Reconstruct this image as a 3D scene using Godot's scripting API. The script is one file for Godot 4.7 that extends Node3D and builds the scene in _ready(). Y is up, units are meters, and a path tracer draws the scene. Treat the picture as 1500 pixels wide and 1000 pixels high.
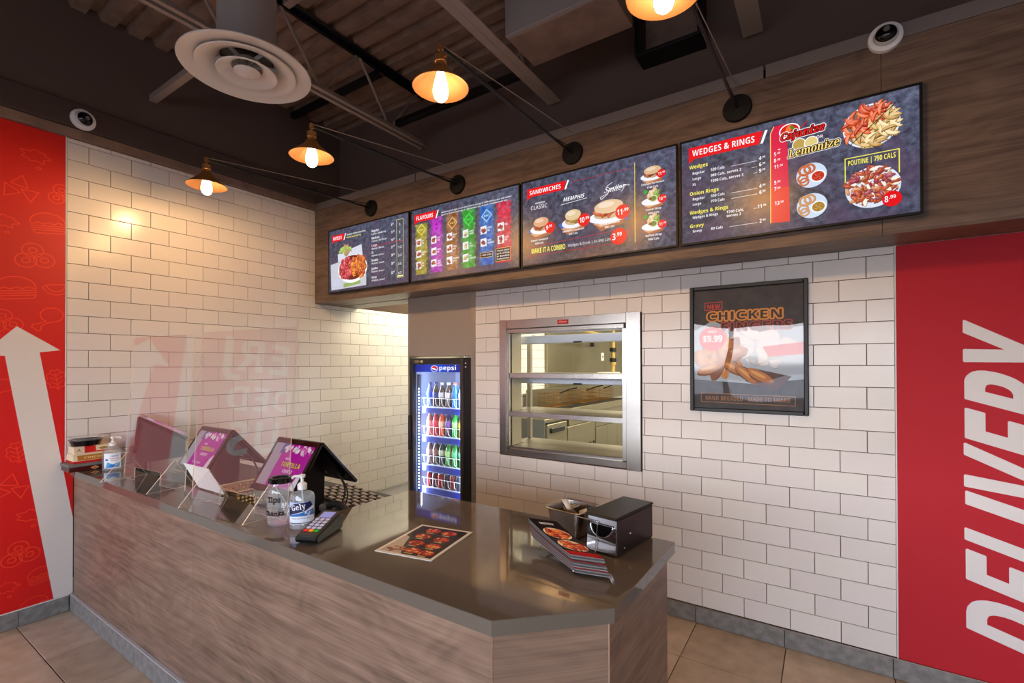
extends Node3D
# A quick-service counter: back wall z = 0, left wall x = 0, floor y = 0, the room opens towards +z.

var numbers := {}
var M := {}
var glyphs := {}
var fonts := {}
var ts: TextServer
var tile_meshes := {}
var rng := RandomNumberGenerator.new()


# ------------------------------------------------------------------ mesh builder
class MB:
	var v := PackedVector3Array()
	var n := PackedVector3Array()
	var u := PackedVector2Array()
	var ix := PackedInt32Array()

	func tri(a: Vector3, b: Vector3, c: Vector3, na: Vector3, nb: Vector3, nc: Vector3, ua := Vector2.ZERO, ub := Vector2.ZERO, uc := Vector2.ZERO) -> void:
		var k := v.size()
		v.append(a); v.append(b); v.append(c)
		n.append(na); n.append(nb); n.append(nc)
		u.append(ua); u.append(ub); u.append(uc)
		if (b - a).cross(c - a).dot(na + nb + nc) > 0.0:
			ix.append(k); ix.append(k + 2); ix.append(k + 1)
		else:
			ix.append(k); ix.append(k + 1); ix.append(k + 2)

	# a flat quad a b c d (in order round it) that faces towards "out"; uv (0,0) (1,0) (1,1) (0,1) by default
	func quad(a: Vector3, b: Vector3, c: Vector3, d: Vector3, out: Vector3, uv := [Vector2(0, 0), Vector2(1, 0), Vector2(1, 1), Vector2(0, 1)]) -> void:
		var nn := (c - a).cross(d - b)
		if nn.length() < 1e-12:
			nn = out
		nn = nn.normalized()
		if nn.dot(out) < 0.0:
			nn = -nn
		tri(a, b, c, nn, nn, nn, uv[0], uv[1], uv[2])
		tri(a, c, d, nn, nn, nn, uv[0], uv[2], uv[3])

	# chamfered box: centre, size, chamfer, turn
	func box(c: Vector3, s: Vector3, e := 0.0, b := Basis.IDENTITY) -> void:
		var h := s * 0.5
		e = minf(e, minf(h.x, minf(h.y, h.z)) * 0.98)
		var P := func(axis: int, sx: float, sy: float, sz: float) -> Vector3:
			var q := Vector3(sx * h.x, sy * h.y, sz * h.z)
			var g := Vector3(sx * e, sy * e, sz * e)
			g[axis] = 0.0
			return c + b * (q - g)
		for ax in 3:
			var o1 := (ax + 1) % 3
			var o2 := (ax + 2) % 3
			for sg in [-1.0, 1.0]:
				var q := []
				for t in [[-1.0, -1.0], [1.0, -1.0], [1.0, 1.0], [-1.0, 1.0]]:
					var w := Vector3.ZERO
					w[ax] = sg; w[o1] = t[0]; w[o2] = t[1]
					q.append(P.call(ax, w.x, w.y, w.z))
				var out := Vector3.ZERO
				out[ax] = sg
				quad(q[0], q[1], q[2], q[3], b * out)
		if e <= 0.0:
			return
		for ax in 3:                                   # edges along axis ax
			var o1 := (ax + 1) % 3
			var o2 := (ax + 2) % 3
			for s1 in [-1.0, 1.0]:
				for s2 in [-1.0, 1.0]:
					var lo := Vector3.ZERO
					lo[ax] = -1.0; lo[o1] = s1; lo[o2] = s2
					var hi := lo
					hi[ax] = 1.0
					var out := Vector3.ZERO
					out[o1] = s1; out[o2] = s2
					quad(P.call(o1, lo.x, lo.y, lo.z), P.call(o1, hi.x, hi.y, hi.z), P.call(o2, hi.x, hi.y, hi.z), P.call(o2, lo.x, lo.y, lo.z), b * out)
		for sx in [-1.0, 1.0]:
			for sy in [-1.0, 1.0]:
				for sz in [-1.0, 1.0]:
					var nn := (b * Vector3(sx, sy, sz)).normalized()
					tri(P.call(0, sx, sy, sz), P.call(1, sx, sy, sz), P.call(2, sx, sy, sz), nn, nn, nn)

	# profile points (radius, height) turned round the y axis of "t"
	func lathe(pr: Array, seg := 24, t := Transform3D.IDENTITY, from := 0.0, sweep := TAU) -> void:
		var k := pr.size()
		var seg_n := []
		for i in k - 1:
			var d: Vector2 = pr[i + 1] - pr[i]
			seg_n.append(Vector2(d.y, -d.x).normalized())
		for i in k - 1:
			var n0: Vector2 = seg_n[i]
			var n1: Vector2 = seg_n[i]
			if i > 0 and n0.dot(seg_n[i - 1]) > 0.75:
				n0 = (n0 + seg_n[i - 1]).normalized()
			if i < k - 2 and n1.dot(seg_n[i + 1]) > 0.75:
				n1 = (n1 + seg_n[i + 1]).normalized()
			var p0: Vector2 = pr[i]
			var p1: Vector2 = pr[i + 1]
			for j in seg:
				var a0 := from + sweep * j / seg
				var a1 := from + sweep * (j + 1) / seg
				var f := func(p: Vector2, a: float) -> Vector3: return t * Vector3(p.x * cos(a), p.y, p.x * sin(a))
				var g := func(p: Vector2, a: float) -> Vector3: return (t.basis * Vector3(p.x * cos(a), p.y, p.x * sin(a))).normalized()
				var ua := float(j) / seg
				var ub := float(j + 1) / seg
				var v0 := 1.0 - float(i) / (k - 1)
				var v1 := 1.0 - float(i + 1) / (k - 1)
				if p0.x > 1e-6:
					tri(f.call(p0, a0), f.call(p0, a1), f.call(p1, a0), g.call(n0, a0), g.call(n0, a1), g.call(n1, a0), Vector2(ua, v0), Vector2(ub, v0), Vector2(ua, v1))
				if p1.x > 1e-6:
					tri(f.call(p1, a0), f.call(p0, a1), f.call(p1, a1), g.call(n1, a0), g.call(n0, a1), g.call(n1, a1), Vector2(ua, v1), Vector2(ub, v0), Vector2(ub, v1))

	func tube(pts: Array, r: float, seg := 8, closed := false) -> void:
		var k := pts.size()
		var rings := []
		var up := Vector3.UP
		for i in k:
			var d: Vector3
			if closed:
				d = pts[(i + 1) % k] - pts[(i - 1 + k) % k]
			else:
				d = pts[mini(i + 1, k - 1)] - pts[maxi(i - 1, 0)]
			d = d.normalized()
			if absf(d.dot(up)) > 0.95:
				up = Vector3.RIGHT if absf(d.x) < 0.9 else Vector3.BACK
			var s := d.cross(up).normalized()
			up = s.cross(d).normalized()
			var ring := []
			for j in seg:
				var a := TAU * j / seg
				ring.append(s * cos(a) + up * sin(a))
			rings.append(ring)
		for i in (k if closed else k - 1):
			var i2 := (i + 1) % k
			for j in seg:
				var j2 := (j + 1) % seg
				var a: Vector3 = rings[i][j]
				var b: Vector3 = rings[i][j2]
				var c: Vector3 = rings[i2][j2]
				var d: Vector3 = rings[i2][j]
				tri(pts[i] + a * r, pts[i] + b * r, pts[i2] + c * r, a, b, c)
				tri(pts[i] + a * r, pts[i2] + c * r, pts[i2] + d * r, a, c, d)
		if not closed:
			for e in [0, k - 1]:
				var out: Vector3 = (pts[0] - pts[1]).normalized() if e == 0 else (pts[k - 1] - pts[k - 2]).normalized()
				for j in seg:
					tri(pts[e], pts[e] + rings[e][j] * r, pts[e] + rings[e][(j + 1) % seg] * r, out, out, out)

	# polygon in the x-y plane of "t", thick from 0 to "depth" along its z
	func prism(poly: PackedVector2Array, depth: float, t := Transform3D.IDENTITY, bevel := 0.0) -> void:
		var tris := Geometry2D.triangulate_polygon(poly)
		var inner := poly
		var cw := Geometry2D.is_polygon_clockwise(poly)
		if bevel > 0.0:
			var off := Geometry2D.offset_polygon(poly, -bevel, Geometry2D.JOIN_MITER)
			if off.size() == 1 and off[0].size() == poly.size():
				inner = PackedVector2Array()
				var best := 0
				for i in poly.size():                  # align the rings
					if off[0][i].distance_to(poly[0]) < off[0][best].distance_to(poly[0]):
						best = i
				var same := Geometry2D.is_polygon_clockwise(off[0]) == cw
				for i in poly.size():
					inner.append(off[0][(best + (i if same else -i) + poly.size() * 2) % poly.size()])
			else:
				bevel = 0.0
		var lo := Vector2.INF
		var hi := -Vector2.INF
		for p in poly:
			lo = lo.min(p); hi = hi.max(p)
		var sz := hi - lo
		var uvf := func(p: Vector2) -> Vector2: return Vector2((p.x - lo.x) / maxf(sz.x, 1e-6), (hi.y - p.y) / maxf(sz.y, 1e-6))
		var zz := t.basis.z.normalized() * signf(depth)
		for i in range(0, tris.size(), 3):
			var a := inner[tris[i]]
			var b := inner[tris[i + 1]]
			var c := inner[tris[i + 2]]
			tri(t * Vector3(a.x, a.y, depth), t * Vector3(b.x, b.y, depth), t * Vector3(c.x, c.y, depth), zz, zz, zz, uvf.call(a), uvf.call(b), uvf.call(c))
			a = poly[tris[i]]; b = poly[tris[i + 1]]; c = poly[tris[i + 2]]
			tri(t * Vector3(a.x, a.y, 0), t * Vector3(b.x, b.y, 0), t * Vector3(c.x, c.y, 0), -zz, -zz, -zz, uvf.call(a), uvf.call(b), uvf.call(c))
		var bd := depth - bevel * signf(depth)
		for i in poly.size():
			var p := poly[i]
			var q := poly[(i + 1) % poly.size()]
			var o := Vector2(q.y - p.y, p.x - q.x)
			if cw:
				o = -o
			var out := t.basis * Vector3(o.x, o.y, 0)
			quad(t * Vector3(p.x, p.y, 0), t * Vector3(q.x, q.y, 0), t * Vector3(q.x, q.y, bd), t * Vector3(p.x, p.y, bd), out)
			if bevel > 0.0:
				var p2 := inner[i]
				var q2 := inner[(i + 1) % poly.size()]
				quad(t * Vector3(p.x, p.y, bd), t * Vector3(q.x, q.y, bd), t * Vector3(q2.x, q2.y, depth), t * Vector3(p2.x, p2.y, depth), out.normalized() + zz)

	# a grid surface: f(u, v) -> Vector3, faces towards the side where "out" of the middle points
	func patch(nu: int, nv: int, f: Callable, out: Vector3) -> void:
		var p := []
		for i in nu + 1:
			var row := []
			for j in nv + 1:
				row.append(f.call(float(i) / nu, float(j) / nv))
			p.append(row)
		var nr := func(i: int, j: int) -> Vector3:
			var du: Vector3 = p[mini(i + 1, nu)][j] - p[maxi(i - 1, 0)][j]
			var dv: Vector3 = p[i][mini(j + 1, nv)] - p[i][maxi(j - 1, 0)]
			var q := du.cross(dv)
			if q.length() < 1e-14:
				return out.normalized()
			q = q.normalized()
			return q
		var flip := 1.0
		if nr.call(nu / 2, nv / 2).dot(out) < 0.0:
			flip = -1.0
		for i in nu:
			for j in nv:
				var a := nr.call(i, j) * flip as Vector3
				var b := nr.call(i + 1, j) * flip as Vector3
				var c := nr.call(i + 1, j + 1) * flip as Vector3
				var d := nr.call(i, j + 1) * flip as Vector3
				var ua := Vector2(float(i) / nu, float(j) / nv)
				var uc := Vector2(float(i + 1) / nu, float(j + 1) / nv)
				tri(p[i][j], p[i + 1][j], p[i + 1][j + 1], a, b, c, ua, Vector2(uc.x, ua.y), uc)
				tri(p[i][j], p[i + 1][j + 1], p[i][j + 1], a, c, d, ua, uc, Vector2(ua.x, uc.y))

	func mesh(mat: Material) -> ArrayMesh:
		var a := []
		a.resize(Mesh.ARRAY_MAX)
		a[Mesh.ARRAY_VERTEX] = v
		a[Mesh.ARRAY_NORMAL] = n
		a[Mesh.ARRAY_TEX_UV] = u
		a[Mesh.ARRAY_INDEX] = ix
		var m := ArrayMesh.new()
		m.add_surface_from_arrays(Mesh.PRIMITIVE_TRIANGLES, a)
		m.surface_set_material(0, mat)
		return m


# ------------------------------------------------------------------ flat print: polygons and lettering on an image
class Canvas:
	var im: Image
	var w: int
	var h: int

	func _init(ww: int, hh: int, c: Color) -> void:
		w = ww; h = hh
		im = Image.create(w, h, false, Image.FORMAT_RGBA8)
		im.fill(c)

	func px(x: int, y: int, c: Color, a: float) -> void:
		if a >= 0.999:
			im.set_pixel(x, y, c)
		else:
			im.set_pixel(x, y, im.get_pixel(x, y).lerp(c, a))

	func fill(cs: Array, c: Color) -> void:
		var e := PackedFloat32Array()
		var lo := Vector2.INF
		var hi := -Vector2.INF
		for q in cs:
			var k: int = q.size()
			for i in k:
				var a: Vector2 = q[i]
				var b: Vector2 = q[(i + 1) % k]
				lo = lo.min(a); hi = hi.max(a)
				if a.y != b.y:
					e.append(a.x); e.append(a.y); e.append(b.x); e.append(b.y)
		var x0 := clampi(int(floor(lo.x)), 0, w - 1)
		var x1 := clampi(int(ceil(hi.x)), 0, w - 1)
		if hi.x < 0 or lo.x > w or hi.y < 0 or lo.y > h:
			return
		var cov := PackedFloat32Array()
		cov.resize(x1 - x0 + 2)
		var solid := Color(c.r, c.g, c.b, 1.0)
		for y in range(clampi(int(floor(lo.y)), 0, h - 1), clampi(int(ceil(hi.y)), 0, h - 1) + 1):
			cov.fill(0.0)
			var any := false
			for s in 4:
				var ys := y + (s + 0.5) * 0.25
				var xs := PackedFloat32Array()
				for i in range(0, e.size(), 4):
					var ya := e[i + 1]
					var yb := e[i + 3]
					if (ya <= ys) != (yb <= ys):
						xs.append(e[i] + (ys - ya) / (yb - ya) * (e[i + 2] - e[i]))
				xs.sort()
				for i in range(0, xs.size() - 1, 2):
					var a := maxf(xs[i], x0)
					var b := minf(xs[i + 1], x1 + 1.0)
					if b <= a:
						continue
					any = true
					var ia := int(a)
					var ib := int(b)
					if ia == ib:
						cov[ia - x0] += (b - a) * 0.25
					else:
						cov[ia - x0] += (ia + 1 - a) * 0.25
						for k in range(ia + 1, ib):
							cov[k - x0] += 0.25
						if ib <= x1:
							cov[ib - x0] += (b - ib) * 0.25
			if any:
				for x in range(x0, x1 + 1):
					var a := cov[x - x0] * c.a
					if a > 0.004:
						px(x, y, solid, a)

	func poly(p: Array, c: Color) -> void:
		fill([PackedVector2Array(p)], c)

	func rect(x: float, y: float, ww: float, hh: float, c: Color) -> void:
		fill([PackedVector2Array([Vector2(x, y), Vector2(x + ww, y), Vector2(x + ww, y + hh), Vector2(x, y + hh)])], c)

	static func ring(x: float, y: float, rx: float, ry: float, turn := 0.0, k := 24, wob := 0.0, ph := 0.0) -> PackedVector2Array:
		var p := PackedVector2Array()
		for i in k:
			var a := TAU * i / k
			var r := 1.0 + wob * sin(a * 3.0 + ph) + wob * 0.7 * sin(a * 5.0 + ph * 2.3)
			p.append(Vector2(x, y) + Vector2(cos(a) * rx * r, sin(a) * ry * r).rotated(turn))
		return p

	func oval(x: float, y: float, rx: float, ry: float, c: Color, turn := 0.0, wob := 0.0, ph := 0.0) -> void:
		fill([ring(x, y, rx, ry, turn, 28, wob, ph)], c)

	func line(p: Array, t: float, c: Color, closed := false) -> void:
		var k := p.size()
		for i in (k if closed else k - 1):
			var a: Vector2 = p[i]
			var b: Vector2 = p[(i + 1) % k]
			var d := (b - a)
			if d.length() < 1e-4:
				continue
			var s := d.normalized().orthogonal() * t * 0.5
			fill([PackedVector2Array([a + s, b + s, b - s, a - s])], c)
			if t > 2.5:
				fill([ring(b.x, b.y, t * 0.5, t * 0.5, 0.0, 10)], c)

	func texture() -> ImageTexture:
		return ImageTexture.create_from_image(im)


func font_rid(which: String) -> RID:
	if not fonts.has(which):
		var f := SystemFont.new()
		f.font_names = PackedStringArray(["Droid Serif" if which.begins_with("serif") else "Droid Sans"])
		f.font_weight = 700 if which.ends_with("bold") else 400
		fonts[which] = [f, f.get_rids()[0]]
	return fonts[which][1]


func glyph(ch: String, which: String) -> Array:
	var key := which + ch
	if glyphs.has(key):
		return glyphs[key]
	var rid := font_rid(which)
	if ch == "I" and not which.begins_with("serif"):      # a plain bar, as on the signs
		var bar := 11.0 if which == "bold" else 6.0
		glyphs[key] = [[PackedVector2Array([Vector2(5, 0), Vector2(5 + bar, 0), Vector2(5 + bar, -46), Vector2(5, -46)])], bar + 10.0]
		return glyphs[key]
	var g := ts.font_get_glyph_index(rid, 64, ch.unicode_at(0), 0)
	var d := ts.font_get_glyph_contours(rid, 64, g)
	var out := []
	var start := 0
	if d.has("points"):
		for last in d["contours"]:
			var raw := []
			for i in range(start, last + 1):
				raw.append(d["points"][i])
			start = last + 1
			var full := []                             # put in the implied on-curve points
			for i in raw.size():
				var a: Vector3 = raw[i]
				var b: Vector3 = raw[(i + 1) % raw.size()]
				full.append(a)
				if a.z < 0.5 and b.z < 0.5:
					full.append(Vector3((a.x + b.x) * 0.5, (a.y + b.y) * 0.5, 1.0))
			var poly := PackedVector2Array()
			var k := full.size()
			var first := 0
			while first < k and full[first].z < 0.5:
				first += 1
			var i := 0
			while i < k:
				var a: Vector3 = full[(first + i) % k]
				var b: Vector3 = full[(first + i + 1) % k]
				if b.z < 0.5:
					var c: Vector3 = full[(first + i + 2) % k]
					for q in 5:
						var t := q / 5.0
						poly.append(Vector2(a.x, a.y) * (1 - t) * (1 - t) + Vector2(b.x, b.y) * 2.0 * t * (1 - t) + Vector2(c.x, c.y) * t * t)
					i += 2
				else:
					poly.append(Vector2(a.x, a.y))
					i += 1
			out.append(poly)
	glyphs[key] = [out, ts.font_get_glyph_advance(rid, 64, g).x]
	return glyphs[key]


# Lettering whose capitals are "cap" high; "at" is the left (or middle) end of the base line.
func letters(cv: Canvas, s: String, at: Vector2, cap: float, c: Color, o := {}) -> float:
	var which: String = o.get("font", "bold")
	var k := cap / 46.0
	var sx: float = o.get("wide", 1.0)
	var shear: float = o.get("shear", 0.0)
	var turn: float = o.get("turn", 0.0)
	var gap: float = o.get("gap", 0.0)
	var total := 0.0
	for ch in s:
		total += (glyph(ch, which)[1] * k * sx) + gap
	if o.has("fit"):
		sx *= o["fit"] / total
		total = o["fit"]
	var x := -total * 0.5 if o.get("mid", false) else 0.0
	var t := Transform2D(turn, at)
	var grow: float = o.get("stroke", 0.0)
	if grow > 0.0:
		var o2 := o.duplicate()
		o2.erase("stroke")
		var n := 12
		for i in n:
			letters(cv, s, at + Vector2.from_angle(TAU * i / n) * grow, cap, o["ink"], o2)
	for ch in s:
		var g := glyph(ch, which)
		var cs := []
		for q in g[0]:
			var p := PackedVector2Array()
			for a in q:
				p.append(t * Vector2(x + a.x * k * sx - a.y * k * shear, a.y * k))
			cs.append(p)
		if cs.size():
			cv.fill(cs, c)
		x += g[1] * k * sx + gap
	return total


# ------------------------------------------------------------------ objects
func numbered(called: String) -> String:
	if not numbers.has(called):
		numbers[called] = 0
		return called
	numbers[called] += 1
	return "%s_%03d" % [called, numbers[called]]


func thing(called: String, label: String, category: String, at := Vector3.ZERO, turn := 0.0, group := "") -> Node3D:
	var o := Node3D.new()
	o.name = numbered(called)
	add_child(o)
	o.position = at
	o.rotation.y = turn
	tag(o, label, category, group)
	return o


func tag(o: Node3D, label: String, category: String, group := "") -> void:
	o.set_meta("label", label)
	o.set_meta("category", category)
	if group:
		o.set_meta("group", group)


func part(parent: Node3D, called: String, b: MB, mat: Material, label := "") -> MeshInstance3D:
	var o := MeshInstance3D.new()
	o.name = called
	o.mesh = b.mesh(mat)
	parent.add_child(o, true)
	if label:
		o.set_meta("label", label)
	return o


func share(parent: Node3D, called: String, mesh: Mesh, at: Vector3) -> MeshInstance3D:
	var o := MeshInstance3D.new()
	o.name = called
	o.mesh = mesh
	o.position = at
	parent.add_child(o, true)
	return o


func setting(called: String, label: String, category := "wall") -> Node3D:
	var o := Node3D.new()
	o.name = numbered(called)
	add_child(o)
	o.set_meta("kind", "structure")
	o.set_meta("label", label)
	o.set_meta("category", category)
	return o


func copy(o: Node3D, label: String, at: Vector3, turn := 0.0, group := "") -> Node3D:
	var c: Node3D = o.duplicate()
	c.name = numbered(String(o.name).rstrip("0123456789").rstrip("_"))
	add_child(c)
	c.position = at
	c.rotation.y = turn
	tag(c, label, o.get_meta("category"), group)
	return c


# ------------------------------------------------------------------ materials
func lin(r: float, g: float, b: float) -> Color:
	return Color(r, g, b).linear_to_srgb()


func mat(called: String, c: Color, rough := 0.6, metal := 0.0) -> StandardMaterial3D:
	var m := StandardMaterial3D.new()
	m.resource_name = called
	m.albedo_color = c
	m.roughness = rough
	m.metallic = metal
	M[called] = m
	return m


func noise_tex(freq: float, octaves: int, a: Color, b: Color, size := 256, seed_ := 1, kind := FastNoiseLite.TYPE_SIMPLEX_SMOOTH, bump := -1.0) -> NoiseTexture2D:
	var n := FastNoiseLite.new()
	n.noise_type = kind
	n.frequency = freq
	n.fractal_octaves = octaves
	n.seed = seed_
	var t := NoiseTexture2D.new()
	t.width = size
	t.height = size
	t.seamless = true
	t.noise = n
	if bump > 0.0:
		t.as_normal_map = true
		t.bump_strength = bump
	else:
		var r := Gradient.new()
		r.set_color(0, a)
		r.set_color(1, b)
		t.color_ramp = r
	return t


func world_map(m: StandardMaterial3D, t: Texture2D, scale: Vector3) -> void:
	m.albedo_texture = t
	m.uv1_triplanar = true
	m.uv1_world_triplanar = true
	m.uv1_scale = scale
	m.uv1_triplanar_sharpness = 8.0


func clear(called: String, tint: Color, alpha := 0.04, rough := 0.02) -> StandardMaterial3D:
	var m := mat(called, Color(tint.r, tint.g, tint.b, alpha), rough)
	m.transparency = BaseMaterial3D.TRANSPARENCY_ALPHA
	m.cull_mode = BaseMaterial3D.CULL_DISABLED
	return m


func glow(called: String, c: Color, energy: float, base := Color.BLACK) -> StandardMaterial3D:
	var m := mat(called, base, 0.4)
	m.emission_enabled = true
	m.emission = c
	m.emission_energy_multiplier = energy
	return m


func printed(called: String, cv: Canvas, rough := 0.5, metal := 0.0) -> StandardMaterial3D:
	var m := mat(called, Color.WHITE, rough, metal)
	m.albedo_texture = cv.texture()
	m.texture_repeat = false
	return m


func wood_image() -> ImageTexture:
	var w := 1024
	var h := 1024
	var im := Image.create(w, h, false, Image.FORMAT_RGB8)
	var f := []
	for q in [[5, 3], [9, 2], [21, 3], [33, 2]]:
		var n := FastNoiseLite.new()
		n.seed = q[0]; n.frequency = 1.0; n.fractal_octaves = q[1]
		f.append(n)
	var dark := Color(0.395, 0.325, 0.28)
	var mid := Color(0.565, 0.48, 0.42)
	var pale := Color(0.69, 0.60, 0.535)
	for y in h:
		var fy := float(y) / h
		for x in w:
			var fx := float(x) / w
			# circle mapping along the grain keeps the repeat seamless
			var ca := cos(fx * TAU)
			var sa := sin(fx * TAU)
			var bend: float = f[0].get_noise_3d(ca * 0.8, sa * 0.8, fy * 4.0)
			var yy := fy + bend * 0.005
			var cath := 0.5 + 0.5 * sin((yy * 7.0 + 0.55 * f[2].get_noise_3d(ca * 0.7, sa * 0.7, fy * 3.0)) * TAU * 2.2)
			var swirl := 0.5 + 0.5 * sin(TAU * (fy * 26.0 + 3.4 * f[0].get_noise_3d(ca * 0.55, sa * 0.55, fy * 3.0)))
			var fine: float = 0.5 + 0.6 * f[1].get_noise_3d(ca * 1.1, sa * 1.1, yy * 190.0)
			var band: float = 0.5 + 0.7 * f[3].get_noise_3d(ca * 0.7, sa * 0.7, yy * 38.0)
			var blot: float = 0.5 + 0.6 * f[2].get_noise_3d(ca * 1.5, sa * 1.5, fy * 6.0)
			var v := clampf(0.06 * cath + 0.13 * swirl + 0.44 * fine + 0.44 * band + 0.28 * blot - 0.18, 0.0, 1.0)
			var c := dark.lerp(mid, v * 2.0) if v < 0.5 else mid.lerp(pale, v * 2.0 - 1.0)
			im.set_pixel(x, y, c)
	return ImageTexture.create_from_image(im)


const BED := 2.107         # underside of the bulkhead
const FACE := 0.278        # its front
const TOP := 0.885         # counter top
const ROWH := 0.108997     # wall tile grid
const HALF := 0.1125


func _ready() -> void:
	rng.seed = 77
	ts = TextServerManager.get_primary_interface()
	# --- camera
	var cam := Camera3D.new()
	cam.name = "camera"
	cam.near = 0.05
	cam.far = 200.0
	var ya := Basis(Vector3.UP, deg_to_rad(33.388))
	var pi_ := Basis(Vector3.RIGHT, deg_to_rad(0.338))
	var ro := Basis(Vector3.BACK, deg_to_rad(-0.157))
	cam.transform = Transform3D(ya * pi_ * ro, Vector3(3.9765, 1.5297, 2.9735))
	cam.projection = Camera3D.PROJECTION_FRUSTUM
	cam.size = 0.05 * 1000.0 / 698.276
	cam.frustum_offset = Vector2(0, 0.05 * 30.34 / 698.276)
	add_child(cam)
	cam.current = true
	# --- sky and exposure
	var we := WorldEnvironment.new()
	we.name = "world"
	var env := Environment.new()
	env.background_mode = Environment.BG_SKY
	var sky := Sky.new()
	var sm := ProceduralSkyMaterial.new()
	sm.sky_top_color = Color(0.74, 0.79, 0.88)
	sm.sky_horizon_color = Color(0.93, 0.93, 0.94)
	sm.ground_horizon_color = Color(0.55, 0.55, 0.56)
	sm.ground_bottom_color = Color(0.4, 0.4, 0.4)
	sm.sky_energy_multiplier = 3.3
	sm.ground_energy_multiplier = 1.4
	sky.sky_material = sm
	env.sky = sky
	env.tonemap_mode = Environment.TONE_MAPPER_LINEAR
	env.tonemap_exposure = 1.0
	env.sdfgi_enabled = true
	env.ssao_enabled = true
	env.ssil_enabled = true
	we.environment = env
	add_child(we)
	# --- kitchen ceiling panels and the lit shop beyond (their fittings stand below in kitchen())
	materials()
	shell()
	storefront()
	ceiling_steel()
	bulkhead()
	pass_window()
	kitchen()
	fridge()
	counter()
	lamps()
	screens()
	wall_panels()
	things_on_counter()


func area(at: Vector3, look: Vector3, size: Vector2, c: Color, energy: float, called: String, parent: Node3D = null) -> void:
	var l := AreaLight3D.new()
	l.name = called
	l.area_size = size
	l.light_color = c
	l.light_energy = energy
	l.area_range = 30.0
	l.shadow_enabled = true
	l.transform = Transform3D(Basis.looking_at(look, Vector3.UP if absf(look.normalized().y) < 0.9 else Vector3.BACK), at)
	(parent if parent else self).add_child(l)


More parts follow.
